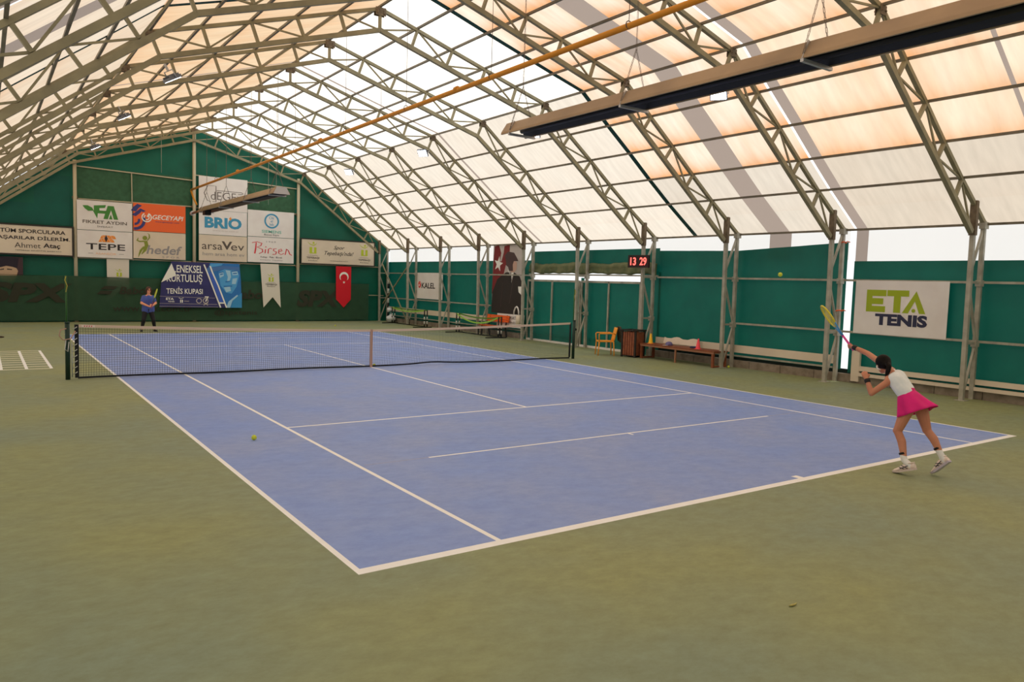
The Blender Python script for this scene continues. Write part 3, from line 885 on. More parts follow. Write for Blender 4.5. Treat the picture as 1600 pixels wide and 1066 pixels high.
def ink(n, r, g, b, k=1.25): return mat('ink ' + n, col(r, g, b, k), 0.5)
I_GRN, I_DKG = ink('leaf green', 66, 128, 54), ink('grey brown', 84, 74, 68)
I_BLK, I_ORG, I_LOR = ink('black', 44, 38, 40), ink('orange', 236, 140, 56), ink('pale orange', 226, 180, 140)
I_NAVY, I_WHT, I_OLV, I_GRY = ink('navy', 54, 58, 118), ink('white', 232, 226, 220), ink('olive', 126, 136, 52), ink('grey', 142, 138, 140)
I_BLU, I_TEAL, I_RED, I_LIME = ink('blue', 60, 140, 178), ink('teal', 96, 176, 160), ink('red', 200, 50, 62), ink('lime', 172, 186, 44)
I_LINE = ink('pale grey', 186, 178, 170)
SG = 'advertising signs on the end wall'

t, F, T, P, W, H = sheet_root('advertising_sign', 'white sign with green FA letters and a leaf, upper left of the block', 'sign', 'end', -4.50, -2.48, 3.78, 4.97, WHITE, SG)
P([[(0.30, .16), (.52, .12), (.50, .22), (.40, .24), (.40, .32), (.53, .32), (.50, .42), (.37, .42), (.36, .60), (.30, .40)]], I_GRN)
P([[(.47, .60), (.55, .14), (.66, .14), (.74, .60), (.66, .60), (.61, .28), (.55, .60)], [(.57, .60), (.605, .42), (.635, .60)]], I_GRN)
P([[(.10, .18), (.19, .17), (.27, .24), (.30, .34), (.20, .36), (.14, .28)], [(.27, .30), (.30, .33), (.33, .44), (.31, .43)]], I_GRN)
T('FIKRET AYDIN', .5, .72, .80, .11, I_DKG, bold=.01); T('İNŞAAT', .5, .87, .29, .08, I_DKG)

t, F, T, P, W, H = sheet_root('advertising_sign', 'orange sign with white italic GECEYAPI letters and a ring', 'sign', 'end', -2.44, -.38, 3.86, 5.02, mat('orange sheet', col(232, 96, 46, 1.35), 0.45), SG)
asp = H / W
P(stroke([(.005, .30), (.05, .17), (.12, .06)], .10) + stroke([(.01, .46), (.09, .34), (.15, .23), (.20, .30)], .085) +
  [[(fx * asp, .62 + fy) for fx, fy in q] for q in ring(0.05, 0.0, .10, .18, -20, 95, 10)] + [[(fx * asp, .62 + fy) for fx, fy in q] for q in ring(0.05, 0.0, .26, .36, -25, 96, 12)], I_NAVY)
P([[(.25 + x * asp, .50 + y) for x, y in q] for q in ring(0, 0, .135, .175, -60, 240, 20)] + [[(.25 + x * asp, .50 + y) for x, y in q] for q in ring(0, 0, .065, .10, -60, 240, 16)] + [[(.25, .46), (.29, .34), (.32, .38), (.27, .50)]], I_WHT, z=.006)
T('GECEYAPI', .66, .47, .60, .17, I_WHT, bold=.015, shear=.25); T('www.geceyapi.com', .64, .64, .46, .06, I_NAVY)

t, F, T, P, W, H = sheet_root('advertising_sign', 'white sign reading TEPE under an orange triangle emblem, lower left of the block', 'sign', 'end', -4.50, -2.48, 2.66, 3.76, WHITE, SG)
tri = []
for i in range(4):
    for r in range(2):
        x0 = .375 + i * .075 + (1 - r) * .03; y0 = .16 + r * .13
        if (i, r) in ((1, 9),): continue
        tri.append([(x0, y0 + .12), (x0 + .035, y0), (x0 + .07, y0 + .12)])
        if i < 3: tri.append([(x0 + .042, y0), (x0 + .105, y0), (x0 + .075, y0 + .11)])
P(tri, I_ORG); P([[(.515, .14), (.545, .28), (.515, .42), (.485, .28)]], I_BLK, z=.007)
T('TEPE', .51, .59, .71, .23, I_BLK, bold=.012); T('ASANSÖR', .51, .84, .38, .09, I_LOR)
P([[(.19, .835), (.28, .835), (.28, .85), (.19, .85)], [(.75, .835), (.84, .835), (.84, .85), (.75, .85)]], I_GRY)

t, F, T, P, W, H = sheet_root('advertising_sign', 'white sign with an olive leaping figure beside the grey word hedef', 'sign', 'end', -2.44, -.38, 2.70, 3.84, CREAM, SG)
P([disc(.215, .24, .046, .082)] + stroke([(.26, .33), (.30, .22), (.295, .10), (.26, .05)], [.02, .028, .02, .005]) + stroke([(.20, .36), (.12, .38), (.07, .34), (.09, .24)], [.05, .05, .035, .01]) +
  stroke([(.225, .34), (.245, .50), (.21, .70), (.15, .85)], [.07, .07, .06, .015]) + stroke([(.20, .56), (.14, .70), (.11, .84), (.09, .96)], [.04, .05, .03, .005]), I_OLV)
T('hedef', .585, .66, .69, .33, I_GRY, bold=.02, shear=.18); T('SPOR', .71, .92, .33, .075, I_GRY, space=1.8)

t, F, T, P, W, H = sheet_root('advertising_sign', 'white sign with an open hexagon and thin black DEGER letters, topmost on the wall', 'sign', 'end', .17, 2.26, 4.96, 6.42, WHITE, SG)
P(stroke([(.345, .60), (.345, .74), (.27, .74)], .014) + stroke([(.24, .74), (.17, .72), (.105, .50), (.18, .27), (.345, .27), (.345, .60)], .014) + stroke([(.36, .40), (.88, .40), (.91, .43), (.86, .46), (.80, .46)], .014), I_DKG)
T('dEGEr', .55, .56, .62, .24, I_DKG, bold=-.012); T('İNŞAAT', .58, .76, .40, .04, I_DKG, space=2.0)

t, F, T, P, W, H = sheet_root('advertising_sign', 'white sign with big blue BRIO letters behind the hanging heater', 'sign', 'end', .17, 2.25, 3.88, 4.95, WHITE, SG)
T('BRIO', .5, .50, .77, .46, I_BLU, bold=.045); P([[(.645, .22), (.675, .30), (.645, .38), (.615, .30)]], I_ORG, z=.008); T('www.brio.com.tr', .55, .82, .55, .06, I_LINE)

t, F, T, P, W, H = sheet_root('advertising_sign', 'white sign with a blue ring over green SIEMENS letters', 'sign', 'end', 2.28, 4.42, 3.92, 5.12, WHITE, SG)
asp = H / W
P([[(.51 + x * asp, .38 + y) for x, y in q] for q in ring(0, 0, .225, .285, 0, 360, 36)], I_BLU)
T('Ok', .51, .26, None, .11, I_BLU); T('el', .51, .38, None, .10, I_BLU); T('leb', .51, .51, None, .10, I_BLU)
T('SIEMENS', .51, .79, .42, .11, I_TEAL, bold=.01); T('Beyaz Eşya', .51, .92, .32, .08, I_BLK)

t, F, T, P, W, H = sheet_root('advertising_sign', 'white sign with grey arsaVev wording under the blue lettered sign', 'sign', 'end', .17, 2.25, 2.72, 3.86, CREAM, SG)
T('arsa', .27, .46, .42, .20, I_DKG); T('V', .575, .38, .22, .32, I_DKG, bold=.03); T('ev', .80, .46, .28, .20, I_DKG); T('hem arsa hem ev', .51, .73, .87, .13, I_GRY)

t, F, T, P, W, H = sheet_root('advertising_sign', 'white sign with a red handwritten Birsen, lower right of the block', 'sign', 'end', 2.28, 4.42, 2.74, 3.90, WHITE, SG)
P(stroke([(.18, .22), (.17, .45), (.15, .66)], [.02, .03, .03]) + stroke([(.09, .24), (.20, .19), (.30, .24), (.28, .34), (.20, .40), (.31, .48), (.32, .58), (.24, .66)], .022) +
  stroke([(.38, .47), (.37, .63)], .022) + stroke([(.435, .64), (.44, .47), (.48, .42), (.52, .45)], .022) + stroke([(.62, .43), (.56, .44), (.55, .51), (.62, .56), (.60, .65), (.53, .66)], .022) +
  stroke([(.66, .55), (.74, .50), (.72, .43), (.67, .47), (.665, .60), (.72, .66), (.78, .60)], .020) + stroke([(.81, .66), (.84, .42), (.88, .48), (.91, .62), (.96, .67)], .022) + [disc(.385, .38, .013, .022)], I_RED)
T('1969', .50, .17, .20, .06, I_GRY, space=1.3); T('Kebap · Pide · Börek', .51, .79, .47, .08, I_BLK); T('Eskişehir Tepebaşı', .51, .90, .48, .05, I_GRY)

def tepe_logo(T, P, cx, cy, s, asp, words=True):
    """two green uprights under a swoosh with a head"""
    q = lambda x, y: (cx + x * s * asp, cy + y * s)
    P([[q(-.33, -.02), q(-.08, -.02), q(-.08, .55), q(-.33, .55)], [q(.10, -.02), q(.33, -.02), q(.33, .55), q(.10, .55)], [q(-.33, .48), q(.33, .48), q(.33, .56), q(-.33, .56)]] +
      [[q(x * 1.0, y) for x, y in r] for r in stroke([(-.5, -.48), (-.25, -.27), (.05, -.20), (.28, -.30), (.34, -.45)], [.02, .07, .09, .06, .02])] + [[q(x, y) for x, y in disc(.05, -.42, .10, .10, 12)]], I_LIME)
    if words:
        T('Eskişehir', cx, cy + s * .74, .13 if words == 1 else .40, .045 if words == 1 else .025, I_GRY)
        T('TEPEBAŞI', cx, cy + s * .97, .17 if words == 1 else .56, .10 if words == 1 else .045, I_BLK, bold=.01)
        T('Belediyesi', cx, cy + s * 1.22, .12 if words == 1 else .40, .055 if words == 1 else .03, I_DKG)
t, F, T, P, W, H = sheet_root('advertising_sign', 'long cream sign with two green emblems above the red flag', 'sign', 'end', 4.80, 8.54, 2.80, 3.93, CREAM, SG, frame=(0.05, DARK))
for cx in (.15, .86): tepe_logo(T, P, cx, .33, .46, H / W)
T('Spor', .505, .31, .15, .20, I_BLK, shear=.35, bold=.006); T("Tepebaşı'nda!", .505, .56, .40, .22, I_BLK, shear=.35, bold=.006); T('www.tepebasi.bel.tr', .505, .87, .25, .05, I_DKG)

t, F, T, P, W, H = sheet_root('advertising_sign', 'long cream sign in a dark frame wishing the athletes success at far left', 'sign', 'end', -8.2, -4.68, 2.70, 3.80, CREAM, SG, frame=(0.06, DARK))
T('TÜM SPORCULARA', .625, .18, .62, .17, I_BLK, bold=.018); T('BAŞARILAR DİLERİM.', .615, .43, .73, .19, I_BLK, bold=.018)
T('Ahmet', .57, .70, .245, .18, I_BLK, bold=-.006); T('Ataç', .80, .70, .165, .20, I_BLK, bold=.022); T('TEPEBAŞI BELEDİYE BAŞKANI', .67, .88, .44, .05, I_BLK)

# cup banner in blues, its upper left corner torn loose and folded forward
BN = mat('navy banner', col(50, 50, 106, 1.25), 0.42, scale=2, c2=col(42, 42, 92, 1.25))
b0, b1, b2, b3 = ink('face light', 150, 190, 216), ink('face mid', 74, 150, 206), ink('face deep', 40, 108, 178), ink('coat', 54, 134, 190)
t, F, T, P, W, H = sheet_root('cup_banner', 'navy and blue tennis cup banner with a folded corner and a capped face', 'banner', 'end', -1.48, 1.97, .64, 2.62, BN, None, depth=YF - 0.50, outline=[(.14, 0), (.02, .46), (0, 1), (1, 1), (.985, .34), (.965, .0)])
P([[(.60, 0), (.965, 0), (.985, .34), (1, 1), (.82, 1), (.68, .5), (.56, .2)]], b2, .003, 'print')
P([[(.70, .20), (.78, .13), (.93, .12), (.965, .26), (.93, .52), (.87, .68), (.80, .66), (.73, .50)]], b1, .005, 'print')
P([[(.79, .15), (.82, .30), (.81, .40), (.84, .40), (.86, .30), (.85, .16)], [(.71, .22), (.76, .18), (.77, .28), (.72, .33)], [(.87, .18), (.94, .16), (.95, .25), (.88, .26)], [(.88, .34), (.94, .32), (.92, .46), (.87, .46)], [(.77, .54), (.85, .52), (.86, .62), (.80, .65)]], b0, .007, 'print')
P([[(.70, .205), (.765, .18), (.765, .20), (.70, .23)], [(.865, .16), (.945, .14), (.945, .165), (.865, .185)], [(.765, .505), (.875, .495), (.875, .52), (.77, .53)], [(.79, .40), (.85, .39), (.85, .41), (.79, .43)], [(.72, .245), (.755, .225), (.76, .25), (.725, .265)], [(.885, .21), (.935, .20), (.935, .225), (.885, .235)]], b2, .009, 'print')
P([[(.56, .12), (.76, .06), (.965, .07), (.965, .15), (.78, .13), (.62, .20), (.56, .20)]], ink('cap brim', 70, 110, 168), .010, 'print')
P([[(.60, .02), (.76, .0), (.74, .05), (.60, .10)]], b1, .011, 'print')
P([[(.80, 1), (.83, .86), (.94, .70), (.95, .73), (.88, .84), (.85, 1)]], b0, .008, 'print')
P([[(.90, .78), (1, .66), (1, 1), (.86, 1)]], b3, .006, 'print')
P(stroke([(.525, .04), (.565, .22), (.62, .48), (.73, 1)], .018) + stroke([(.60, .07), (.63, .22), (.70, .50), (.805, 1)], .018) + stroke([(.715, .895), (.775, .895)], .03), I_WHT, .013, 'print')
P([[(.574, .20), (.628, .22), (.695, .50), (.77, .88), (.715, .88), (.635, .48)]], ink('stripe blue', 58, 92, 186), .012, 'print')
P([[(.14, .04), (.195, .30), (.02, .46)]], I_WHT, .016, 'folded_corner')
T('.ENEKSEL', .345, .155, .33, .165, I_WHT, bold=.012); T('KURTULUŞ', .295, .375, .42, .22, I_WHT, bold=.012); T('TENİS KUPASI', .295, .625, .43, .155, I_WHT, bold=.012)
P([[(0, .758), (.66, .785), (.66, .79), (0, .763)], [(0, .912), (.69, .925), (.69, .932), (0, .917)], [(0, .975), (.7, .985), (.7, .99), (0, .98)]], I_LINE, .005, 'print')
T('ETA', .12, .815, .09, .05, I_WHT, bold=.03); T('TENİS', .135, .87, .075, .035, I_WHT, bold=.02)
P([[(.24, .83), (.252, .83), (.252, .895), (.24, .895)], [(.26, .83), (.272, .83), (.272, .895), (.26, .895)]] + stroke([(.225, .79), (.25, .81), (.28, .79)], .008), I_WHT, .006)
T('TEPEBAŞI', .315, .865, .06, .03, I_LINE)
asp = H / W
P([[(.505 + x * asp, .85 + y) for x, y in q] for cxx in (0,) for q in ring(-.07, 0, .045, .06, 0, 360, 16) + ring(.07, 0, .045, .06, 0, 360, 16)] + stroke([(.52, .89), (.575, .95)], .01) + stroke([(.575, .89), (.52, .95)], .01), I_LINE, .006)
T('7', .56, .81, .05, .12, I_WHT, bold=.03)

for fx in (-.85, -.2, .5, 1.0, 1.64):
    b = MB(); b.tube([(fx, H / 2 - .03, -.005), (fx, H / 2 + .03, -.44)], .006, 5); b.build('tie_cord', I_WHT, t)

# pennants
PEN = mat('white pennant cloth', col(226, 220, 210, 1.15), 0.7, transl=0.15)
REDC = mat('red flag cloth', col(214, 26, 44, 1.2), 0.65, transl=0.15)
t, F, T, P, W, H = sheet_root('pennant', 'white swallow-tailed pennant with a lime emblem right of the blue banner', 'pennant', 'end', 2.82, 3.78, .66, 2.68, PEN, 'pennants on the end wall', depth=YF - 0.42, outline=[(0, 0), (.16, 1), (.60, .76), (1.0, 1), (.88, 0)])
tepe_logo(T, P, .52, .31, .17, H / W, words=2)
t, F, T, P, W, H = sheet_root('pennant', 'white pennant with a lime emblem, its tail hidden behind the dark screen', 'pennant', 'end', -3.44, -2.60, .9, 2.64, PEN, 'pennants on the end wall', depth=YF - 0.22, outline=[(0, 0), (.02, 1), (.5, .8), (.98, 1), (1, 0)])
tepe_logo(T, P, .55, .33, .17, H / W, words=False)
t, F, T, P, W, H = sheet_root('flag', 'narrow red flag with white crescent and star hanging to a point', 'flag', 'end', 6.48, 7.27, .68, 2.70, REDC, None, depth=YF - 0.42, outline=[(0, 0), (.03, .80), (.53, 1), (1, .80), (1, 0)])
cr = []
for i in range(20):
    a0, a1 = math.radians(-35 + i * 12.5), math.radians(-35 + (i + 1) * 12.5)
    def cp(a, inner):
        r = .30 if not inner else .235
        oy = 0 if not inner else -.07
        return (.53 + r * math.cos(a), .25 - (r * math.sin(a) + oy) * W / H)
    cr.append([cp(a0, 0), cp(a1, 0), cp(a1, 1), cp(a0, 1)])
P(cr, I_WHT)
P([[(.53 + (.09 if i % 2 == 0 else .036) * math.sin(i * PI / 5), .385 - (.09 if i % 2 == 0 else .036) * math.cos(i * PI / 5) * W / H) for i in range(10)]], I_WHT)

# dark portrait at the far left, lower half behind the screen
t, F, T, P, W, H = sheet_root('portrait_poster', 'dark purple portrait poster of a capped head at the far left edge', 'poster', 'end', -8.0, -6.36, .85, 2.56, mat('plum print', col(66, 46, 52, 1.1), .5), None, depth=YF - 0.2)
P([[(.50, .25), (.66, .21), (.86, .24), (.90, .32), (.86, .46), (.72, .60), (.58, .54), (.50, .38)]], ink('portrait skin', 178, 150, 122), .004, 'print')
P([[(.48, .0), (.92, .02), (.88, .26), (.70, .20), (.50, .26)]], ink('cap dark', 34, 26, 40), .006, 'print')
P([[(.54, .29), (.62, .27), (.62, .295), (.54, .31)], [(.68, .27), (.78, .28), (.78, .30), (.68, .295)]], I_BLK, .007, 'print')

# wind screen: dark netting with faded lettering along the end wall
SCR = mat('dark green screen netting', col(52, 86, 62, 0.95), 0.8, alpha=0.84, noise=0.15, scale=3)
SCL = mat('faded screen lettering', col(54, 56, 42, 0.9), 0.8)
t = thing('wind_screen', 'dark green netting screen with faded lettering along the foot of the end wall', 'screen', (0, YF - 0.36, 0))
b = MB()
n = 0; NX = 90
for j in range(7):
    for i in range(NX + 1):
        x = -9.0 + 17.25 * i / NX
        q = j / 6
        zt = 1.86 + 0.02 * math.cos(x * 1.3) - 0.01 * math.sin(x * 0.6)
        b.v.append((x, 0.014 * math.sin(x * 2.3 + q * 4), 0.06 + (zt - 0.06) * q))
for j in range(6):
    for i in range(NX):
        a = j * (NX + 1) + i
        b.face((a, a + 1, a + NX + 2, a + NX + 1), True)
b.build('netting', SCR, t)
b = MB(); b.tube([(-9, 0, 1.87), (-4.5, 0, 1.86), (0, 0, 1.87), (4.5, 0, 1.86), (8.25, 0, 1.87)], 0.008, 5); b.build('top_cord', SCR, t)
def stext(s, cx, cz, w, h, **k):
    o = text(t, s, 0, 0, w=w, h=h, m=SCL, z=0, **k)
    o.rotation_euler = (PI / 2, 0, 0); o.location = (cx, -0.03, cz)
stext('SPX', -6.15, 1.18, 2.9, .78, bold=.05, shear=.2); stext('Babolat', -2.25, 1.33, 1.5, .32, bold=.03, shear=.2); stext('www.spx.com.tr', -1.7, .52, 3.1, .30, bold=.012)
stext('Babolat', 2.6, 1.25, 2.0, .42, bold=.03, shear=.2); stext('@spxtenis', 1.75, .40, 1.9, .28, bold=.012); stext('SPX', 5.65, 1.10, 2.2, .80, bold=.05, shear=.2)
o = poly(t, [[(-3.85, 1.16), (-3.35, 1.16), (-3.25, 1.30), (-3.7, 1.30)], [(-3.7, 1.36), (-3.2, 1.36), (-3.05, 1.5), (-3.55, 1.5)]], SCL, 0, 'emblem'); o.rotation_euler = (PI / 2, 0, 0); o.location = (0, -0.03, 0)

# signs on the right wall
t, F, T, P, W, H = sheet_root('advertising_sign', 'large white sign with lime ETA and navy TENIS behind the serving player', 'sign', 'right', -6.80, -8.93, 1.21, 2.46, WHITE, None, depth=XR - 0.04)
g = ink('eta green', 148, 166, 24)
P([[(.135, .17), (.355, .17), (.355, .285), (.20, .285), (.20, .325), (.325, .325), (.325, .435), (.20, .435), (.20, .47), (.35, .47), (.35, .58), (.135, .58)],
   [(.365, .17), (.60, .17), (.60, .28), (.515, .28), (.515, .58), (.44, .58), (.44, .28), (.365, .28)],
   [(.675, .18), (.78, .58), (.715, .58), (.665, .36), (.60, .58), (.535, .58)], disc(.655, .53, .02, .035, 14)], g)
T('TENIS', .525, .715, .56, .215, ink('eta navy', 40, 42, 70), bold=.05)
t, F, T, P, W, H = sheet_root('advertising_sign', 'small white sign with a red shell emblem at the far end of the right wall', 'sign', 'right', 15.55, 12.95, 1.28, 2.50, WHITE, None, depth=XR - 0.04)
P([disc(.16, .46, .055, .13, 18)], ink('shell red', 214, 50, 46)); P([disc(.15, .48, .02, .05, 10)] + stroke([(.12, .40), (.17, .37), (.20, .42)], .01), I_WHT, .007)
T('KALEL', .49, .49, .50, .21, I_BLK, bold=.02)

PST = mat('pale poster cloth', col(206, 198, 192, 1.1), .6, transl=0.3)
p1, p2, p3, p4 = [mat('poster ' + n, col(*c), .6, transl=0.12) for n, c in (('maroon', (140, 52, 54)), ('suit', (56, 50, 48)), ('hat', (92, 72, 72)), ('face', (214, 176, 156)))]
t, F, T, P, W, H = sheet_root('portrait_poster', 'tall poster of a man in dark suit and hat on the right wall', 'poster', 'right', 8.95, 6.80, .92, 3.66, PST, None, depth=XW - 0.1, outline=[(.02, 0), (.0, 1), (.97, 1), (1, 0)])
P([[(.06, .02), (.20, .0), (.28, .12), (.24, .24), (.34, .24), (.46, .26), (.30, .60), (.20, .70), (.0, .72), (.03, .2)], [(.38, .02), (.56, .0), (.55, .14), (.64, .24), (.46, .30), (.30, .24), (.36, .12)]], p1, .003, 'print')
P([[(.20 + (.15 if i % 2 == 0 else .06) * math.sin(i * PI / 5 + .2), .28 - (.15 if i % 2 == 0 else .06) * math.cos(i * PI / 5 + .2) * W / H) for i in range(10)], ], I_WHT, .006, 'print')
P([[(.70, .23), (.80, .26), (.79, .36), (.72, .40), (.62, .40), (.55, .30)]], p4, .005, 'print')
P([[(.40, .16), (.50, .10), (.70, .12), (.80, .20), (.84, .24), (.70, .24), (.62, .36), (.46, .30), (.44, .22)], [(.48, .26), (.66, .24), (.68, .38), (.56, .38)]], p3, .007, 'print')
P([[(.46, .40), (.60, .40), (.64, .56), (.72, .40), (.90, .46), (1, .58), (.97, 1), (.0, 1), (.02, .70), (.18, .50)]], p2, .008, 'print')
P([[(.50, .36), (.58, .42), (.62, .54), (.70, .40), (.66, .40), (.62, .46), (.56, .38)], [(.86, .60), (.97, .60), (.97, .72), (.88, .68)]], I_WHT, .010, 'print')
P([[(.585, .43), (.635, .43), (.645, .52), (.61, .56), (.575, .50)]], p2, .012, 'print')
P(stroke([(.70, .50), (.60, .85)], .01) + stroke([(.36, .55), (.32, .9)], .008), p3, .011, 'print')

# ================================================================== FURNITURE ALONG THE RIGHT WALL
WOOD = mat('brown bench wood', col(140, 78, 50, 1.2), .55, scale=8, c2=col(112, 60, 40, 1.2))
WOODL = mat('bench underframe', col(156, 110, 84, 1.1), .6)
t = thing('bench', 'long low brown wooden bench against the right wall with cones on it', 'bench', (8.85, -1.90, 0))
for i in range(4):
    b = MB(); b.box(-0.29 + i * 0.15, -0.155 + i * 0.15, -1.42, 1.42, 0.42, 0.455); b.build('plank', WOOD, t)
b = MB(); b.box(-0.27, 0.29, -1.38, -1.34, 0.385, 0.42); b.box(-0.27, 0.29, 1.34, 1.38, 0.385, 0.42); b.box(-0.285, -0.25, -1.4, 1.4, 0.375, 0.42); b.box(0.25, 0.285, -1.4, 1.4, 0.375, 0.42); b.build('apron', WOODL, t)
for sy in (-1, 1):
    for sx in (-0.25, 0.25):
        b = MB(); b.box(sx - 0.032, sx + 0.032, sy * 1.36 - 0.03, sy * 1.36 + 0.03, 0, 0.42); b.build('leg', WOOD, t)
    b = MB(); b.box(-0.25, 0.25, sy * 1.36 - 0.025, sy * 1.36 + 0.025, 0.01, 0.05); b.build('foot_rail', WOOD, t)
b = MB(); b.box(-0.27, -0.23, -0.02, 0.02, 0, 0.38); b.build('leg', WOODL, t)

def cone(label, x, y, z, h, c, base):
    t = thing('marker_cone', label, 'cone', (x, y, z), group='marker cones on the bench')
    b = MB(); b.lathe((0, 0, 0), [(0.075, 0.012), (0.068, 0.02), (0.022, h), (0.012, h + 0.005)], 18); b.build('cone_body', c, t)
    b = MB(); b.lathe((0, 0, 0), [(0.11, 0), (0.11, 0.012), (0.07, 0.02)], 6); b.build('cone_base', base, t)
cone('yellow marker cone on the far end of the bench', 8.72, -0.78, .455, .30, mat('yellow cone', col(232, 172, 30, 1.3), .45), mat('orange base', col(224, 120, 40, 1.3), .5))
cone('pink red marker cone on the near half of the bench', 8.72, -2.62, .455, .29, mat('pink cone', col(226, 70, 80, 1.3), .45), mat('pink cone', (1, 1, 1, 1)))
t = thing('sun_visor', 'small purple and white sun visor lying on the bench', 'visor', (8.80, -1.45, .455))
b = MB()
b.loft([[V((0.10 * k * math.cos(a), 0.11 * k * math.sin(a), z)) for a in [2 * PI * i / 14 for i in range(14)]] for k, z in ((1, 0.0), (1.02, 0.04), (0.8, 0.09), (0.3, 0.115))]); b.build('crown', mat('visor purple', col(112, 104, 150), .7), t)
b = MB(); b.prism([(-0.09, -0.05), (-0.20, -0.07), (-0.23, 0), (-0.20, 0.07), (-0.09, 0.05)], 0.004, 0.014); b.build('brim', mat('visor white', col(210, 206, 206), .7), t)
t = thing('phone_pouch', 'dark blue pouch lying on the bench beside the pink cone', 'pouch', (8.86, -2.38, .455))
b = MB(); b.loft([[V((px * k, py * k, z)) for px, py in [(-0.08, -0.12), (0.08, -0.12), (0.09, 0), (0.08, 0.12), (-0.08, 0.12), (-0.09, 0)]] for k, z in ((.95, 0), (1, .02), (.9, .045), (.7, .05))]); b.build('pouch_body', mat('navy cloth', col(52, 54, 92), .8), t)
b = MB(); b.tube([(-0.05, -0.13, .03), (-0.02, -0.16, .02), (0.03, -0.15, .03), (0.05, -0.12, .03)], .006, 5); b.build('strap', BLACK, t)
t = thing('cloth', 'crumpled pale cloth hanging over the far part of the sill behind the bench', 'cloth', (9.2, -1.2, .455))
b = MB()
for j in range(5):
    for i in range(15):
        y = -0.95 + 1.3 * i / 14
        b.v.append((0.0 + 0.06 * j / 4 + 0.02 * math.sin(i * 1.7), y, 0.02 + 0.045 * j + 0.03 * math.sin(i * 0.9) * j / 4))
for j in range(4):
    for i in range(14): b.face((j * 15 + i, j * 15 + i + 1, (j + 1) * 15 + i + 1, (j + 1) * 15 + i), True)
b.build('fabric', CREAM, t)

# litter bin of upright wooden slats
SL = mat('bin slat wood', col(146, 84, 56, 1.15), .55, scale=10, c2=col(116, 62, 42, 1.15))
t = thing('litter_bin', 'square litter bin of brown wooden slats in a dark frame', 'bin', (8.62, -0.14, 0), (0, 0, math.radians(12)))
hw = 0.24
for sx in (-1, 1):
    for sy in (-1, 1):
        b = MB(); b.box(sx * hw - 0.025, sx * hw + 0.025, sy * hw - 0.025, sy * hw + 0.025, 0, 0.80); b.build('corner_post', DARK, t)
for f in range(4):
    rz = Matrix.Rotation(f * PI / 2, 3, 'Z')
    for i in range(5):
        c = -0.168 + i * 0.084
        b = MB()
        vs = [rz @ V((hw + dx, c + dy, z)) for z in (0.06, 0.77) for dx, dy in ((-0.01, -0.033), (0.012, -0.033), (0.012, 0.033), (-0.01, 0.033))]
        b.add(vs, [(3, 2, 1, 0), (4, 5, 6, 7), (0, 1, 5, 4), (1, 2, 6, 5), (2, 3, 7, 6), (3, 0, 4, 7)]); b.build('slat', SL, t)
b = MB(); b.box(-hw - .05, hw + .05, -hw - .05, -hw + .06, .80, .84); b.box(-hw - .05, hw + .05, hw - .06, hw + .05, .80, .84); b.box(-hw - .05, -hw + .06, -hw, hw, .80, .84); b.box(hw - .06, hw + .05, -hw, hw, .80, .84); b.build('rim', DARK, t)
b = MB(); b.box(-hw + .015, hw - .015, -hw + .015, hw - .015, .03, .74); b.build('liner', BLACK, t)

# orange armchair facing the court, jacket over its back
OR = mat('orange chair plastic', col(228, 150, 46, 1.2), .42)
t = thing('armchair', 'orange plastic armchair facing the court beside the slatted bin', 'chair', (8.10, 0.55, 0), (0, 0, math.radians(-30)))
b = MB(); b.prism([(-0.24, -0.22), (0.22, -0.20), (0.22, 0.20), (-0.24, 0.22), (-0.27, 0.12), (-0.27, -0.12)], 0.42, 0.455); b.build('seat', OR, t)
for sx, sy in ((-0.23, -0.21), (-0.23, 0.21), (0.22, -0.20), (0.22, 0.20)):
    b = MB(); b.tube([(sx, sy, 0.44), (sx * 1.12, sy * 1.08, 0.0)], [0.022, 0.017], 8); b.build('leg', OR, t)
b = MB()
rows = []
for j in range(6):
    q = j / 5
    xb = 0.22 + 0.10 * q; hwid = 0.20 - 0.03 * max(0, q - .6)
    rows.append([V((xb + dx - 0.03 * math.cos(k * PI / 2 / 1.0) , yy, 0.45 + 0.42 * q)) for dx, yy, k in ((0, -hwid, 1), (-0.0, -hwid * .5, .3), (0, 0, 0), (0, hwid * .5, .3), (0, hwid, 1), (0.022, hwid, 1), (0.022, 0, 0), (0.022, -hwid, 1))])
b.loft(rows); b.build('backrest', OR, t)
for sy in (-1, 1):
    b = MB(); b.tube([(-0.24, sy * 0.23, 0.44), (-0.25, sy * 0.25, 0.66), (-0.22, sy * 0.255, 0.68), (0.20, sy * 0.24, 0.69), (0.27, sy * 0.20, 0.66)], 0.017, 8); b.build('armrest', OR, t)
t = thing('jacket', 'dark grey patterned jacket draped over the back of the orange armchair', 'jacket', (8.41, 0.34, 0.50), (0, 0, math.radians(-30)))
b = MB()
rings = []
for j in range(9):
    q = j / 8
    w = 0.15 + 0.03 * math.sin(q * 5); z = 0.40 - 0.56 * max(0, q - .12)
    xo = 0.02 + 0.10 * math.sin(q * 1.6)
    rings.append([V((xo + 0.05 * math.cos(a) * (1 + .3 * math.sin(3 * a + j)), w * math.sin(a) * (1 + .1 * math.sin(j * 2 + 2 * a)), z)) for a in [2 * PI * i / 14 for i in range(14)]])
b.loft(rings); b.build('jacket_body', mat('jacket cloth', col(64, 60, 52), .85, scale=16, c2=col(96, 88, 70)), t)
b = MB(); b.cap((0.05, 0.13, 0.30), (0.08, 0.15, -0.02), .055, .045, 10); b.build('sleeve', mat('jacket cloth', (1, 1, 1, 1)), t)

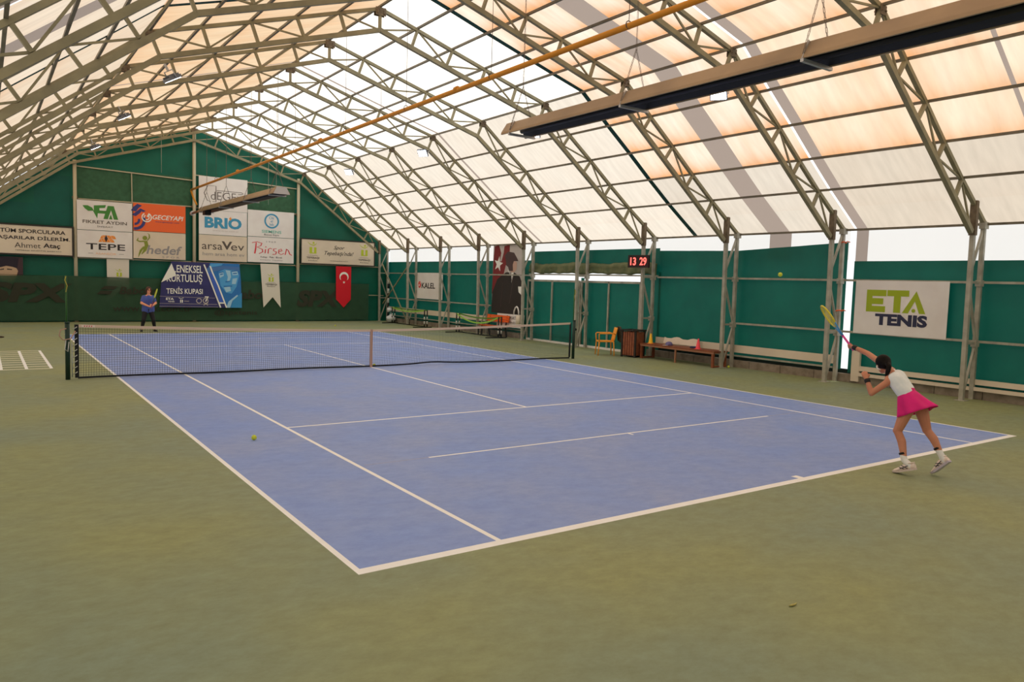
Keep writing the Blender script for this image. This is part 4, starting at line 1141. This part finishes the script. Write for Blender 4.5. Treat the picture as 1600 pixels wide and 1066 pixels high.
# portable mini nets folded along the right wall
STRP = mat('white post tape', col(210, 210, 204), .6)
LIMEB = mat('lime net band', col(142, 190, 76, 1.2), .6); GRNB = mat('dark green net band', col(84, 130, 50, 1.1), .6)
def mini_net(label, x, ya, yb, sag, z=0.78):
    t = thing('mini_net', label, 'mini net', (x, (ya + yb) / 2, 0), group='portable mini nets')
    h = (yb - ya) / 2
    for s in (-1, 1):
        for dx in (-0.0, 0.14):
            b = MB(); b.tube([(dx, s * h, 0.03), (dx, s * h, z + .02)], .028, 8); b.build('post', BLACK, t)
            for q in (.16, .36):
                b = MB(); b.tube([(dx - .002, s * h, q), (dx - .002, s * h, q + .13)], .031, 8); b.build('post_stripe', STRP, t)
        b = MB(); b.beam((-0.55, s * h - s * .05, .02), (0.35, s * h + s * .06, .02), .04, .03); b.build('foot', BLACK, t)
    b = MB(); b.beam((0.1, -h, .03), (0.1, h, .03), .035, .03); b.beam((0.1, 0, .03), (0.1, 0, .3), .03); b.build('base_bar', BLACK, t)
    for dx, m, sg in ((0.0, LIMEB, sag), (0.14, GRNB, sag * .35)):
        b = MB()
        rings = []
        for i in range(25):
            q = -1 + 2 * i / 24
            zz = z - sg * (1 - q * q)
            rings.append([V((dx - .008, q * h, zz - .028)), V((dx + .008, q * h, zz - .028)), V((dx + .008, q * h, zz + .028)), V((dx - .008, q * h, zz + .028))])
        b.loft(rings, smooth=False); b.build('net_band', m, t)
    b = MB()
    for i in range(31):
        q = -1 + 2 * i / 30
        b.tube([(0.14, q * h, .12), (0.14, q * h, z - sag * .35 * (1 - q * q))], .003, 3, cap=False)
    for j in range(5):
        b.tube([(0.14, -h + 2 * h * i / 12, .14 + (z - .2 - sag * .35 * (1 - (-1 + i / 6) ** 2)) * j / 5) for i in range(13)], .003, 3, cap=False)
    b.build('netting', NETM, t)
mini_net('portable mini net with lime band, the farther one by the right wall', 8.72, 13.4, 16.7, .12)
mini_net('portable mini net with deep sagging lime band, the nearer one by the right wall', 8.62, 7.25, 10.4, .30, .80)

# orange slatted bench behind the nearer mini net
ORB = mat('orange bench plank', col(232, 104, 40, 1.25), .45, scale=6, c2=col(214, 88, 32, 1.25))
t = thing('park_bench', 'bright orange slatted bench behind the nearer mini net', 'bench', (9.02, 8.15, 0))
for z in (.63, .72, .81):
    b = MB(); b.box(0.14 + (z - .6) * .2, 0.17 + (z - .6) * .2, -0.78, 0.78, z - .04, z + .04); b.build('back_plank', ORB, t)
for x in (-.18, -.06, .06):
    b = MB(); b.box(x - .05, x + .05, -0.78, 0.78, .40, .435); b.build('seat_plank', ORB, t)
for y in (-.6, .6):
    b = MB(); b.beam((-.2, y, .0), (-.18, y, .40), .05); b.beam((-.2, y, .385), (.14, y, .385), .045); b.beam((.2, y, 0), (.14, y, .40), .05); b.beam((.14, y, .40), (.23, y, .86), .045); b.build('bench_frame', DARK, t)
# white advertising board leaning beside it and a white loop standing on it
t = thing('leaning_board', 'white board with small dark print leaning on the wall beside the orange bench', 'board', (9.29, 7.50, .40), (0, math.radians(2), 0))
b = MB(); b.box(-.012, .012, -.98, .85, .0, .52); b.build('panel', WHITE, t)
o = text(t, 'SPORTS', 0, 0, w=.55, h=.12, m=I_DKG, z=0); o.rotation_euler = (PI / 2, 0, -PI / 2); o.location = (-.018, -.25, .38)
o = text(t, 'TENİS', 0, 0, w=.45, h=.10, m=I_DKG, z=0); o.rotation_euler = (PI / 2, 0, -PI / 2); o.location = (-.018, -.22, .20)
for y in (-.88, .72):
    b = MB(); b.box(.0, .10, y - .02, y + .02, -.40, .02); b.build('stand_foot', DARK, t)
b = MB(); b.tube([(.0, y - .45, z + .50) for y, z in ((.17, 0), (.15, .16), (.08, .29), (0, .33), (-.08, .29), (-.15, .16), (-.17, 0))], .03, 8); b.build('handle', WHITE, t)
# white paper cup shaped bucket on the column near the door
t = thing('paper_roll', 'cream paper roll fixed low on the column beside the left tarp door', 'roll', (XI - .04, 6.20, .60))
b = MB(); b.lathe((0, 0, 0), [(.09, 0), (.09, .34), (.03, .34), (.03, .30)], 14); b.build('roll', CREAM, t)
# striped pole and bag in the far corner
t = thing('striped_pole', 'black and white striped pole standing in the far right corner', 'pole', (9.10, 17.95, 0))
for i in range(9):
    b = MB(); b.tube([(0, 0, i * .24), (0, 0, i * .24 + .24)], .055, 10); b.build('band', BLACK if i % 2 else STRP, t)
BAGM = mat('white plastic bag', col(222, 224, 228, 1.1), .35)
for x, y, z, r, lab in ((9.08, 17.58, .19, .17, 'bulging white plastic bag on the floor by the striped pole'), (9.02, 17.62, .62, .10, 'small white plastic bag hung above the floor bag by the striped pole')):
    t = thing('plastic_bag', lab, 'bag', (x, y, z))
    b = MB(); rings = []
    for j in range(8):
        q = j / 7; rr = r * (.5 + .9 * math.sin(PI * min(1, q * .92 + .06))) * (1 if q < .8 else .5)
        rings.append([V((rr * math.cos(a) * (1 + .12 * math.sin(3 * a + j)), rr * math.sin(a) * (1 + .1 * math.cos(4 * a + j)), -r + q * 2.2 * r)) for a in [2 * PI * i / 12 for i in range(12)]])
    b.loft(rings); b.build('bag_body', BAGM, t)
    b = MB(); b.tube([(-.05, 0, r), (-.04, 0, r * 1.6), (.04, 0, r * 1.6), (.05, 0, r)], .01, 5); b.build('handle', BAGM, t)

# dark ring lying on the green floor at the left edge
t = thing('floor_ring', 'dark rubber ring lying on the green floor at the left edge', 'ring', (-7.45, 10.9, .015))
b = MB(); b.tube([(.27 * math.cos(a), .27 * math.sin(a), 0) for a in [2 * PI * i / 28 for i in range(28)]], .014, 6, closed=True); b.build('hoop', mat('dark rubber', col(70, 48, 36), .7), t)
t = thing('leaf', 'tiny dry yellow leaf on the green floor in the foreground', 'leaf', (-3.21, -13.88, .006))
b = MB(); b.loft([[V((x, -w, .001)), V((x, 0, .008)), V((x, w, .001))] for x, w in ((-.04, .002), (-.02, .012), (.01, .014), (.045, .002))], False); b.build('leaf_blade', mat('dry leaf', col(180, 170, 96), .6), t)

# balls
BALL = mat('tennis ball felt', col(206, 214, 60, 1.15), .9, scale=60, c2=col(190, 200, 48, 1.15))
SEAM = mat('ball seam', col(226, 228, 200), .8)
ballp = None
def ball(label, p, r=.034):
    global ballp
    if ballp:
        return dup(ballp, p, label, group='tennis balls')
    t = thing('tennis_ball', label, 'ball', p, group='tennis balls')
    b = MB(); b.sphere((0, 0, 0), r, 16); b.build('felt', BALL, t)
    pts = []
    for i in range(40):
        a = 2 * PI * i / 40; h = .44 * math.sin(2 * a)
        v = V((math.cos(a) * math.cos(h * 1.6), math.sin(a) * math.cos(h * 1.6), math.sin(h * 1.6))).normalized() * (r + .0003); pts.append(v)
    b = MB(); b.tube(pts, .0012, 4, closed=True); b.build('seam', SEAM, t)
    ballp = t
    return t
ball('yellow tennis ball lying on the blue court left of the service line', (-4.84, -7.03, .034))
ball('yellow tennis ball resting against the net beside the centre strap', (.14, .12, .034))
ball('yellow tennis ball on the green floor before the end wall', (5.03, 14.77, .034))
ball('yellow tennis ball at the foot of the column beside the bench', (9.08, -3.42, .034))
ball('yellow tennis ball flying in the air before the green right wall', (2.46, -9.6, 2.40))
# ================================================================== PEOPLE
def fuse(o, vox, it=4, lam=0.5):
    r = o.modifiers.new('fuse', 'REMESH'); r.mode = 'VOXEL'; r.voxel_size = vox; r.use_smooth_shade = True
    s = o.modifiers.new('soften', 'SMOOTH'); s.factor = lam; s.iterations = it
    return o

def hand(b, wrist, dirn, nrm, s=1.0, curl=(70, 75, 55), thumb=1, spread=0.018, tcurl=25):
    """palm, four jointed fingers of different length and a thumb from the side of the palm"""
    wrist, d, n = V(wrist), V(dirn).normalized(), V(nrm)
    n = (n - d * n.dot(d)).normalized(); side = d.cross(n) * thumb
    lens = ((.036, .023, .018), (.041, .027, .020), (.038, .025, .019), (.030, .019, .016))
    for i in range(4):
        k = wrist + (d * (.074 - .004 * abs(i - 1)) + side * (1.5 - i) * spread) * s
        b.cap(wrist + side * (1.5 - i) * .009 * s, k, .0135 * s, .0115 * s, 10)
        if i: b.cap(wrist + d * .035 * s + side * (1.5 - i) * .012 * s, wrist + d * .035 * s + side * (2.5 - i) * .012 * s, .013 * s, n=10)
        p = k; ang = 0
        for l, c in zip(lens[i], curl):
            ang += math.radians(c - 4 * i)
            q = p + (d * math.cos(ang) + n * math.sin(ang)) * l * s
            b.cap(p, q, .0092 * s, .0080 * s, 10); p = q
    t0 = wrist + (d * .022 + side * .020 + n * .006) * s
    t1 = t0 + (d * .55 + side * .65 + n * .45).normalized() * .036 * s
    a = math.radians(tcurl)
    t2 = t1 + (d * .75 + side * .25 * math.cos(a) + n * (.5 + math.sin(a))).normalized() * .030 * s
    t3 = t2 + (d * .6 - side * .35 + n * (.5 + math.sin(a))).normalized() * .024 * s
    b.cap(t0, t1, .0145 * s, .0115 * s, 10); b.cap(t1, t2, .0108 * s, .0098 * s, 10); b.cap(t2, t3, .0098 * s, .0082 * s, 10)

def frame_m(y, z, loc):
    """matrix whose Y axis is y and whose Z axis is near z"""
    y = V(y).normalized(); z = V(z); z = (z - y * z.dot(y)).normalized(); x = y.cross(z)
    m = Matrix((x, y, z)).transposed().to_4x4(); m.translation = V(loc)
    return m

def racket(label, loc, axis, normal, mf, mt, mg, ms):
    t = thing('tennis_racket', label, 'racket')
    t.matrix_world = frame_m(axis, normal, loc)
    b = MB(); b.tube([(.128 * math.cos(a), .515 + .168 * math.sin(a), 0) for a in [2 * PI * i / 36 for i in range(36)]], .0115, 8, closed=True); b.build('head_frame', mf, t)
    b = MB()
    for s in (-1, 1): b.tube([(s * .012, .19, 0), (s * .022, .25, 0), (s * .055, .33, 0), (s * .086, .395, 0)], [.012, .0115, .0105, .0105], 8)
    b.tube([(-.075, .375, 0), (0, .355, 0), (.075, .375, 0)], .009, 8); b.build('throat', mt, t)
    b = MB(); b.tube([(0, -.055, 0), (0, -.045, 0), (0, -.03, 0), (0, .13, 0), (0, .20, 0)], [.016, .019, .0165, .015, .015], 8); b.build('grip', mg, t)
    b = MB()
    for i in range(-7, 8):
        x = i * .0158; h = .166 * math.sqrt(max(0, 1 - (x / .127) ** 2)); b.tube([(x, .515 - h, 0), (x, .515 + h, 0)], .0011, 4, cap=False)
    for i in range(-9, 10):
        y = i * .0172; h = .126 * math.sqrt(max(0, 1 - (y / .167) ** 2)); b.tube([(-h, .515 + y, 0), (h, .515 + y, 0)], .0011, 4, cap=False)
    b.build('strings', ms, t)
    return t

def shoe(parent, heel, toe, up, L, mu, msole, mstripe=None, wd=.046):
    """running shoe with sole, collar and side stripes; local Y runs heel to toe"""
    m = frame_m(V(toe) - V(heel), up, heel)
    pr = [(-.02, .030, .068), (.0, .036, .082), (.05, .038, .086), (.10, .040, .078), (.15, .044, .058), (.20, .045, .042), (.235, .036, .034), (.255, .018, .022)]
    k = L / .27
    b = MB(); rings = []
    for y, w, h in pr:
        rings.append([m @ V((w * k * math.cos(a) * (1.0 if math.sin(a) < .3 else .82), y * k, .012 * k + max(0, (h * k) * (.5 + .5 * math.sin(a))))) for a in [2 * PI * i / 14 for i in range(14)]])
    b.loft(rings); up_ = b.build('shoe', mu, parent)
    b = MB(); rings = []
    for y, w, h in pr:
        lift = .012 * max(0, (y - .2) / .055)
        rings.append([m @ V((sx * w * 1.08 * k, y * k * 1.02, z * k + lift)) for sx, z in ((-1, 0), (1, 0), (1.02, .022), (-1.02, .022))])
    b.loft(rings, smooth=False); b.build('sole', msole, up_)
    if mstripe:
        b = MB()
        for s in (-1, 1):
            for (y0, z0), (y1, z1) in (((.06, .02), (.125, .066)), ((.10, .018), (.155, .05)), ((.045, .050), (.15, .028))):
                def sp(y, z):
                    w = .040 * math.sqrt(max(0.05, 1 - ((z - .035) / .05) ** 2)) + .0035
                    return m @ V((s * w * k, y * k, z * k + .012 * k))
                b.tube([sp(y0 + (y1 - y0) * i / 4, z0 + (z1 - z0) * i / 4) for i in range(5)], .0042, 5)
        b.build('stripe', mstripe, up_)
    b = MB(); b.tube([m @ V((.033 * k * math.cos(a), (.02 + .042 * math.sin(a)) * k, .088 * k)) for a in [2 * PI * i / 16 for i in range(16)]], .007, 6, closed=True); b.build('collar', mu, up_)
    b = MB()
    for i in range(4): b.tube([m @ V((-.02 * k, (.085 + i * .018) * k, (.094 - i * .008) * k)), m @ V((0, (.09 + i * .018) * k, (.099 - i * .008) * k)), m @ V((.02 * k, (.085 + i * .018) * k, (.094 - i * .008) * k))], .003, 5)
    b.build('laces', STRP, up_)
    return up_

def face(parent, c, fwd, up, s, glasses=False):
    m = frame_m(fwd, up, c)
    wh = mat('eye white', col(224, 220, 214), .3); ir = mat('iris', col(54, 36, 26), .3); lip = mat('lips', col(172, 96, 84), .5); br = mat('brow', col(40, 28, 24), .8)
    for sx in (-1, 1):
        b = MB(); b.sphere(m @ V((sx * .031 * s, .082 * s, .004 * s)), .0125 * s, 10); e = b.build('eye', wh, parent)
        b = MB(); b.sphere(m @ V((sx * .031 * s, .0905 * s, .004 * s)), .0055 * s, 8); b.build('iris', ir, e)
        b = MB(); b.tube([m @ V((sx * .016 * s, .094 * s, .024 * s)), m @ V((sx * .032 * s, .092 * s, .029 * s)), m @ V((sx * .048 * s, .08 * s, .023 * s))], .0032 * s, 5); b.build('eyebrow', br, parent)
    b = MB(); b.tube([m @ V((-.022 * s, .083 * s, -.052 * s)), m @ V((0, .091 * s, -.050 * s)), m @ V((.022 * s, .083 * s, -.052 * s))], .005 * s, 6); b.build('mouth', lip, parent)
    if glasses:
        b = MB()
        for sx in (-1, 1): b.sphere(m @ V((sx * .031 * s, .092 * s, .004 * s)), .024 * s, 10, sc=(1, .35, .8), rot=m.to_3x3())
        b.tube([m @ V((-.06 * s, .07 * s, .01 * s)), m @ V((0, .1 * s, .01 * s)), m @ V((.06 * s, .07 * s, .01 * s))], .004 * s, 5)
        for sx in (-1, 1): b.tube([m @ V((sx * .058 * s, .075 * s, .01 * s)), m @ V((sx * .078 * s, -.01 * s, .008 * s))], .003 * s, 5)
        b.build('sunglasses', BLACK, parent)

def head_shape(b, c, fwd, up, s):
    m = frame_m(fwd, up, c); r = m.to_3x3()
    b.sphere(m @ V((0, -.008, .02)) if s == 1 else m @ V((0, -.008 * s, .02 * s)), .088 * s, 16, (.88, 1.05, 1.0), r)
    b.sphere(m @ V((0, .022 * s, -.045 * s)), .062 * s, 14, (.9, 1.0, 1.05), r)
    b.sphere(m @ V((0, .055 * s, -.082 * s)), .026 * s, 10)
    b.cap(m @ V((0, .088 * s, .012 * s)), m @ V((0, .100 * s, -.022 * s)), .008 * s, .013 * s, 8)
    for sx in (-1, 1): b.sphere(m @ V((sx * .080 * s, -.005 * s, -.008 * s)), .026 * s, 8, (.35, .7, 1.1), r)

# ------------------------------------------------ near player, serving
SKIN1 = mat('tan skin', col(196, 134, 106, 1.1), .5, spec=0.35, scale=5, c2=col(184, 122, 94, 1.1))  # brown-tan skin tone, slightly mottled
TANK = mat('white tank top cloth', col(226, 230, 232, 1.15), .75, scale=9, c2=col(208, 216, 220, 1.15))
PINK = mat('pink skirt cloth', col(218, 24, 124, 1.1), .7, scale=7, c2=col(204, 18, 112, 1.1))
HAIR1 = mat('dark hair', col(20, 13, 12), .6, spec=0.15, scale=30, c2=col(10, 7, 7))
SOCK = mat('white sock', col(226, 226, 226, 1.1), .8)
SHOEW = mat('white shoe upper', col(224, 208, 198, 1.1), .6)
SHOES = mat('pale shoe sole', col(206, 190, 184, 1.1), .6)
NAVYS = mat('navy stripe', col(38, 36, 56), .5)
LAV = mat('lavender sole', col(186, 176, 192, 1.1), .6)
p = thing('person', 'person in a white tank top and pink skirt serving at the near baseline', 'person', (1.42, -12.3, 0))
p.location = (0, 0, 0)
J = dict(Lank=V((1.28, -12.30, .175)), Lkne=V((1.33, -12.17, .50)), Lhip=V((1.40, -12.235, .775)), Rank=V((1.57, -12.575, .275)), Rkne=V((1.57, -12.40, .525)), Rhip=V((1.56, -12.31, .79)),
         pel=V((1.48, -12.27, .83)), waist=V((1.49, -12.135, .985)), chest=V((1.505, -12.02, 1.115)), neck=V((1.52, -11.925, 1.19)), head=V((1.52, -11.83, 1.265)),
         Lsh=V((1.385, -11.985, 1.075)), Lel=V((1.27, -11.845, .918)), Lwr=V((1.30, -11.757, 1.085)), Rsh=V((1.645, -11.885, 1.185)), Rel=V((1.755, -11.49, 1.365)), Rwr=V((1.80, -11.24, 1.436)))
hf, hu = V((.50, .78, -.36)), V((.1, .35, .92))
b = MB()
head_shape(b, J['head'], hf, hu, .96)
b.cap(J['neck'], J['head'] + V((0, -.02, -.03)), .046, .046)
sd = V((.9, .25, .2)).normalized()
for s in (-1, 1):
    b.cap(J['waist'] + sd * s * .045, J['chest'] + sd * s * .055, .075, .080); b.cap(J['pel'] + sd * s * .05, J['waist'] + sd * s * .045, .085, .075)
b.cap(J['chest'], J['neck'], .075, .045)
b.cap(J['Lsh'], J['neck'], .047, .042); b.cap(J['Rsh'], J['neck'], .047, .042)
b.cap(J['Lsh'], J['Lel'], .043, .035); b.cap(J['Lel'], J['Lel'].lerp(J['Lwr'], .4), .034, .034); b.cap(J['Lel'].lerp(J['Lwr'], .4), J['Lwr'], .034, .022)
b.cap(J['Rsh'], J['Rel'], .044, .036); b.cap(J['Rel'], J['Rel'].lerp(J['Rwr'], .4), .035, .034); b.cap(J['Rel'].lerp(J['Rwr'], .4), J['Rwr'], .034, .023)
for q in 'LR':
    h, k, a = J[q + 'hip'], J[q + 'kne'], J[q + 'ank']
    b.cap(h, k, .082, .050); b.cap(k, k.lerp(a, .35) + V((0, -.022, 0)), .047, .049); b.cap(k.lerp(a, .35) + V((0, -.022, 0)), a, .049, .031)
    b.sphere(k + V((0, .018, 0)), .04, 10)
gd = (V((1.72, -10.675, 1.98)) - V((1.80, -11.10, 1.46))).normalized()
fd = (J['Rwr'] - J['Rel']).normalized()
hd = (fd - gd * fd.dot(gd) * .55).normalized()
hn = hd.cross(gd).normalized()
b2n = -hn
hand(b, J['Rwr'], hd, hn, .92, (72, 78, 58), thumb=1)
ld = (V((1.32, -11.70, 1.17)) - J['Lwr']).normalized()
hand(b, J['Lwr'], ld, V((.6, .5, .3)), .92, (28, 36, 26), thumb=-1, spread=.021, tcurl=5)
fuse(b.build('body', SKIN1, p), .0062, 3)
face(p, J['head'], hf, hu, .96)
b = MB()
m = frame_m(hf, hu, J['head']); r3 = m.to_3x3()
b.sphere(m @ V((0, -.022, .028)), .098, 18, (.92, 1.0, .98), r3); b.sphere(m @ V((0, -.06, -.01)), .068, 14)
fuse(b.build('hair', HAIR1, p), .008, 3)
pn = [m @ V((0, -.115, -.02)), m @ V((-.012, -.140, -.06)), m @ V((-.03, -.130, -.11)), m @ V((-.045, -.105, -.155)), m @ V((-.05, -.08, -.18))]
b = MB()
for i in range(4): b.cap(pn[i], pn[i + 1], (.026, .032, .030, .022)[i], (.032, .030, .022, .009)[i], 10)
fuse(b.build('ponytail', HAIR1, p), .008, 2)
b = MB(); b.tube([m @ V((.03 * math.cos(a), -.112, -.022 + .03 * math.sin(a))) for a in [2 * PI * i / 14 for i in range(14)]], .008, 6, closed=True); b.build('hair_tie', BLACK, p)
b = MB(); b.tube([m @ V((-.098 * math.cos(a), -.02 + .04 * math.sin(a) * .3, -.035 + .045 * math.sin(a))) for a in [math.radians(x) for x in (-50, -30, -10, 10, 30)]], .009, 6); b.build('headband', mat('white headband', col(226, 224, 220, 1.1), .5), p)
# tank top
b = MB()
for s in (-1, 1):
    b.cap(J['waist'] + sd * s * .045 + V((0, -.02, -.02)), J['chest'] + sd * s * .060, .094, .094)
    b.cap(J['chest'] + sd * s * .05, J['neck'].lerp((J['Lsh'] if s < 0 else J['Rsh']), .50) + V((0, -.012, -.008)), .084, .044)
b.cap(J['chest'], J['neck'] + V((0, -.03, -.02)), .085, .05)
fuse(b.build('tank_top', TANK, p), .009, 4)
# skirt: flared pleated loft from the waist to the hem
ax0 = J['waist'] + V((0, -.03, -.035)); ax1 = V((1.475, -12.30, .725))
sx = V((.92, -.05, .05)).normalized()
rings = []
N = 64
for j in range(11):
    q = j / 10
    c = ax0.lerp(ax1, q)
    d = (ax1 - ax0).normalized().lerp(V((0, -.35, -.95)), q).normalized()
    f = d.cross(sx).normalized(); x2 = f.cross(d).normalized()
    rx = .118 + .085 * q ** .8; ry = .098 + .085 * q ** .8
    ring_ = []
    for k in range(N):
        a = 2 * PI * k / N
        w = 1 + (.085 * math.sin(9 * a) + .04 * math.sin(5 * a + 1)) * q ** 1.3
        pt = c + (x2 * math.cos(a) * rx + f * math.sin(a) * ry) * w
        back = (math.sin(a) if f.y < 0 else -math.sin(a))
        pt += V((0, -.06, .065)) * max(0, back) * q ** 1.5
        pt += V((0, .02, -.02)) * max(0, -back) * q
        ring_.append(pt)
    rings.append(ring_)
b = MB(); b.loft(rings, False); sk = b.build('skirt', PINK, p)
mod = sk.modifiers.new('cloth', 'SOLIDIFY'); mod.thickness = .006
b = MB(); b.loft([[q + (ax0 - q) * .0 for q in rings[0]], [q + (ax0 - ax1).normalized() * .03 for q in rings[0]]], False); b.build('waistband', PINK, p)
# wristbands, socks, shoes
for q, a in (('L', .80), ('R', .72)):
    e, w = J[q + 'el'], J[q + 'wr']
    b = MB(); p0 = e.lerp(w, a - .06); p1 = e.lerp(w, a + .20); b.tube([p0, p0.lerp(p1, .1), p0.lerp(p1, .5), p0.lerp(p1, .9), p1], [.030, .0335, .0345, .0325, .028], 16); b.build('wristband', BLACK, p)
fz = {'L': (V((1.285, -12.425, .082)), V((1.272, -12.165, -.012)), V((0, .35, .94))), 'R': (V((1.575, -12.675, .190)), V((1.58, -12.485, -.005)), V((.05, .72, .69)))}
for q in 'LR':
    heel, toe, up = fz[q]
    a, k = J[q + 'ank'], J[q + 'kne']
    ft = heel.lerp(toe, .12) + up.normalized() * .05
    b = MB(); t0 = a.lerp(k, .13)
    b.cap(ft, a, .040, .036); b.cap(a, t0, .036, .039)
    s = fuse(b.build('sock', SOCK, p), .008, 3)
    b = MB(); d = (k - a).normalized(); b.tube([t0 + d * .028, t0 + d * .045], [.0425, .0425], 16); b.tube([t0 + d * .020, t0 + d * .028], [.041, .041], 16); b.build('sock_trim', BLACK, s)
    shoe(p, heel, toe, up, .265, SHOEW, SHOES if q == 'L' else LAV, NAVYS)
YEL = mat('yellow racket frame', col(206, 190, 50, 1.2), .4); BLUR = mat('blue racket throat', col(66, 138, 190, 1.2), .4); PGR = mat('pink grip', col(224, 76, 156, 1.2), .6); YSTR = mat('yellow strings', col(206, 196, 80, 1.1), .5)
gc = J['Rwr'] + hd * .062 * .92 + hn * .026
vdir = V((.84, .54, -.05))
nr = gd.cross(vdir).normalized()
nr = (Matrix.Rotation(math.radians(14), 3, gd) @ nr)
racket('yellow racket with blue throat and pink grip held out by the serving player', gc - gd * .02, gd, nr, YEL, BLUR, PGR, YSTR)

# ------------------------------------------------ far player, waiting
SKIN2 = mat('warm skin', col(214, 146, 112, 1.3), .5, spec=0.35)
TEE = mat('blue tee shirt', col(76, 92, 158, 1.3), .8, scale=8, c2=col(66, 80, 144, 1.3))
LEG = mat('black leggings', col(24, 22, 26), .7)
HAIR2 = mat('brown hair', col(84, 48, 34), .6, scale=30, c2=col(60, 34, 26))
p = thing('person', 'person in a blue tee shirt and black leggings waiting beyond the net', 'person')
X, Y = -2.82, 12.8
K = dict(Lank=V((X - .215, Y, .085)), Rank=V((X + .205, Y, .085)), Lkne=V((X - .165, Y - .07, .42)), Rkne=V((X + .155, Y - .07, .42)), Lhip=V((X - .095, Y + .05, .76)), Rhip=V((X + .085, Y + .05, .76)),
         pel=V((X, Y + .05, .82)), waist=V((X, Y + .03, .97)), chest=V((X, Y, 1.16)), neck=V((X, Y - .03, 1.33)), head=V((X + .005, Y - .06, 1.485)),
         Lsh=V((X - .16, Y, 1.235)), Rsh=V((X + .16, Y, 1.235)), Lel=V((X - .235, Y - .05, 1.02)), Rel=V((X + .235, Y - .05, 1.02)), Lwr=V((X - .005, Y - .27, .905)), Rwr=V((X + .105, Y - .25, .945)))
hf, hu = V((.08, -1, .05)), V((0, .05, 1))
b = MB()
head_shape(b, K['head'], hf, hu, 1.0)
b.cap(K['neck'] + V((0, 0, -.03)), K['head'] + V((0, .01, -.05)), .053, .05)
for s in (-1, 1):
    b.cap(K['pel'] + V((s * .07, 0, 0)), K['waist'] + V((s * .06, 0, 0)), .11, .105); b.cap(K['waist'] + V((s * .06, 0, 0)), K['chest'] + V((s * .07, 0, 0)), .105, .11)
b.cap(K['chest'], K['neck'], .10, .05)
for q in 'LR':
    b.cap(K[q + 'sh'], K['neck'] + V((0, 0, -.04)), .055, .05)
    b.cap(K[q + 'sh'], K[q + 'el'], .054, .042); b.cap(K[q + 'el'], K[q + 'el'].lerp(K[q + 'wr'], .35), .042, .041); b.cap(K[q + 'el'].lerp(K[q + 'wr'], .35), K[q + 'wr'], .041, .026)
    b.cap(K[q + 'hip'], K[q + 'kne'], .092, .06); b.cap(K[q + 'kne'], K[q + 'kne'].lerp(K[q + 'ank'], .35) + V((0, .025, 0)), .056, .057); b.cap(K[q + 'kne'].lerp(K[q + 'ank'], .35) + V((0, .025, 0)), K[q + 'ank'], .057, .036)
ra = V((.13, -.12, .52)).normalized()
rg = V((X + .055, Y - .335, .92))
hand(b, K['Lwr'], V((.75, -.6, .2)), V((.5, .75, .1)), 1.0, (66, 70, 50), thumb=1)
hand(b, K['Rwr'], V((-.7, -.65, .0)), V((-.5, .75, .0)), 1.0, (66, 70, 50), thumb=-1)
fuse(b.build('body', SKIN2, p), .0085, 3)
face(p, K['head'], hf, hu, 1.0, glasses=True)
b = MB(); m = frame_m(hf, hu, K['head']); r3 = m.to_3x3()
b.sphere(m @ V((0, -.022, .034)), .101, 18, (.95, 1.0, .98), r3)
for sx_ in (-1, 1): b.cap(m @ V((sx_ * .078, .0, .03)), m @ V((sx_ * .078, -.03, -.09)), .026, .02, 10)
b.cap(m @ V((0, -.08, 0)), m @ V((0, -.06, -.10)), .06, .04)
fuse(b.build('hair', HAIR2, p), .009, 3)
b = MB()
for s in (-1, 1):
    b.cap(K['pel'] + V((s * .085, 0, -.06)), K['waist'] + V((s * .075, 0, 0)), .132, .125); b.cap(K['waist'] + V((s * .075, 0, 0)), K['chest'] + V((s * .078, -.005, .01)), .125, .122)
b.cap(K['chest'] + V((0, -.005, 0)), K['neck'] + V((0, .0, -.075)), .115, .075)
for q in 'LR':
    b.cap(K[q + 'sh'] + V((0, 0, -.005)), K[q + 'sh'].lerp(K[q + 'el'], .62), .066, .062); b.cap(K[q + 'sh'], K['neck'] + V((0, .01, -.06)), .066, .058)
fuse(b.build('tee_shirt', TEE, p), .010, 4)
b = MB()
b.cap(K['pel'] + V((-.06, 0, -.03)), K['pel'] + V((.06, 0, -.03)), .115, .115)
for q in 'LR':
    b.cap(K[q + 'hip'], K[q + 'kne'], .102, .069); b.cap(K[q + 'kne'], K[q + 'kne'].lerp(K[q + 'ank'], .35) + V((0, .025, 0)), .065, .066); b.cap(K[q + 'kne'].lerp(K[q + 'ank'], .35) + V((0, .025, 0)), K[q + 'ank'] + V((0, 0, .03)), .066, .045)
fuse(b.build('leggings', LEG, p), .010, 3)
for q, dx in (('L', -.05), ('R', .05)):
    a = K[q + 'ank']
    shoe(p, a + V((0, .06, -.085)), a + V((dx, -.20, -.085)), V((0, 0, 1)), .25, BLACK, DARK)
racket('racket with a lime frame held upright by the far player', rg - ra * .03, ra, V((1, -.05, -.2)), mat('lime racket frame', col(186, 206, 70, 1.2), .4), mat('dark racket throat', col(70, 90, 80), .4), mat('mauve grip', col(150, 70, 110), .6), YSTR)
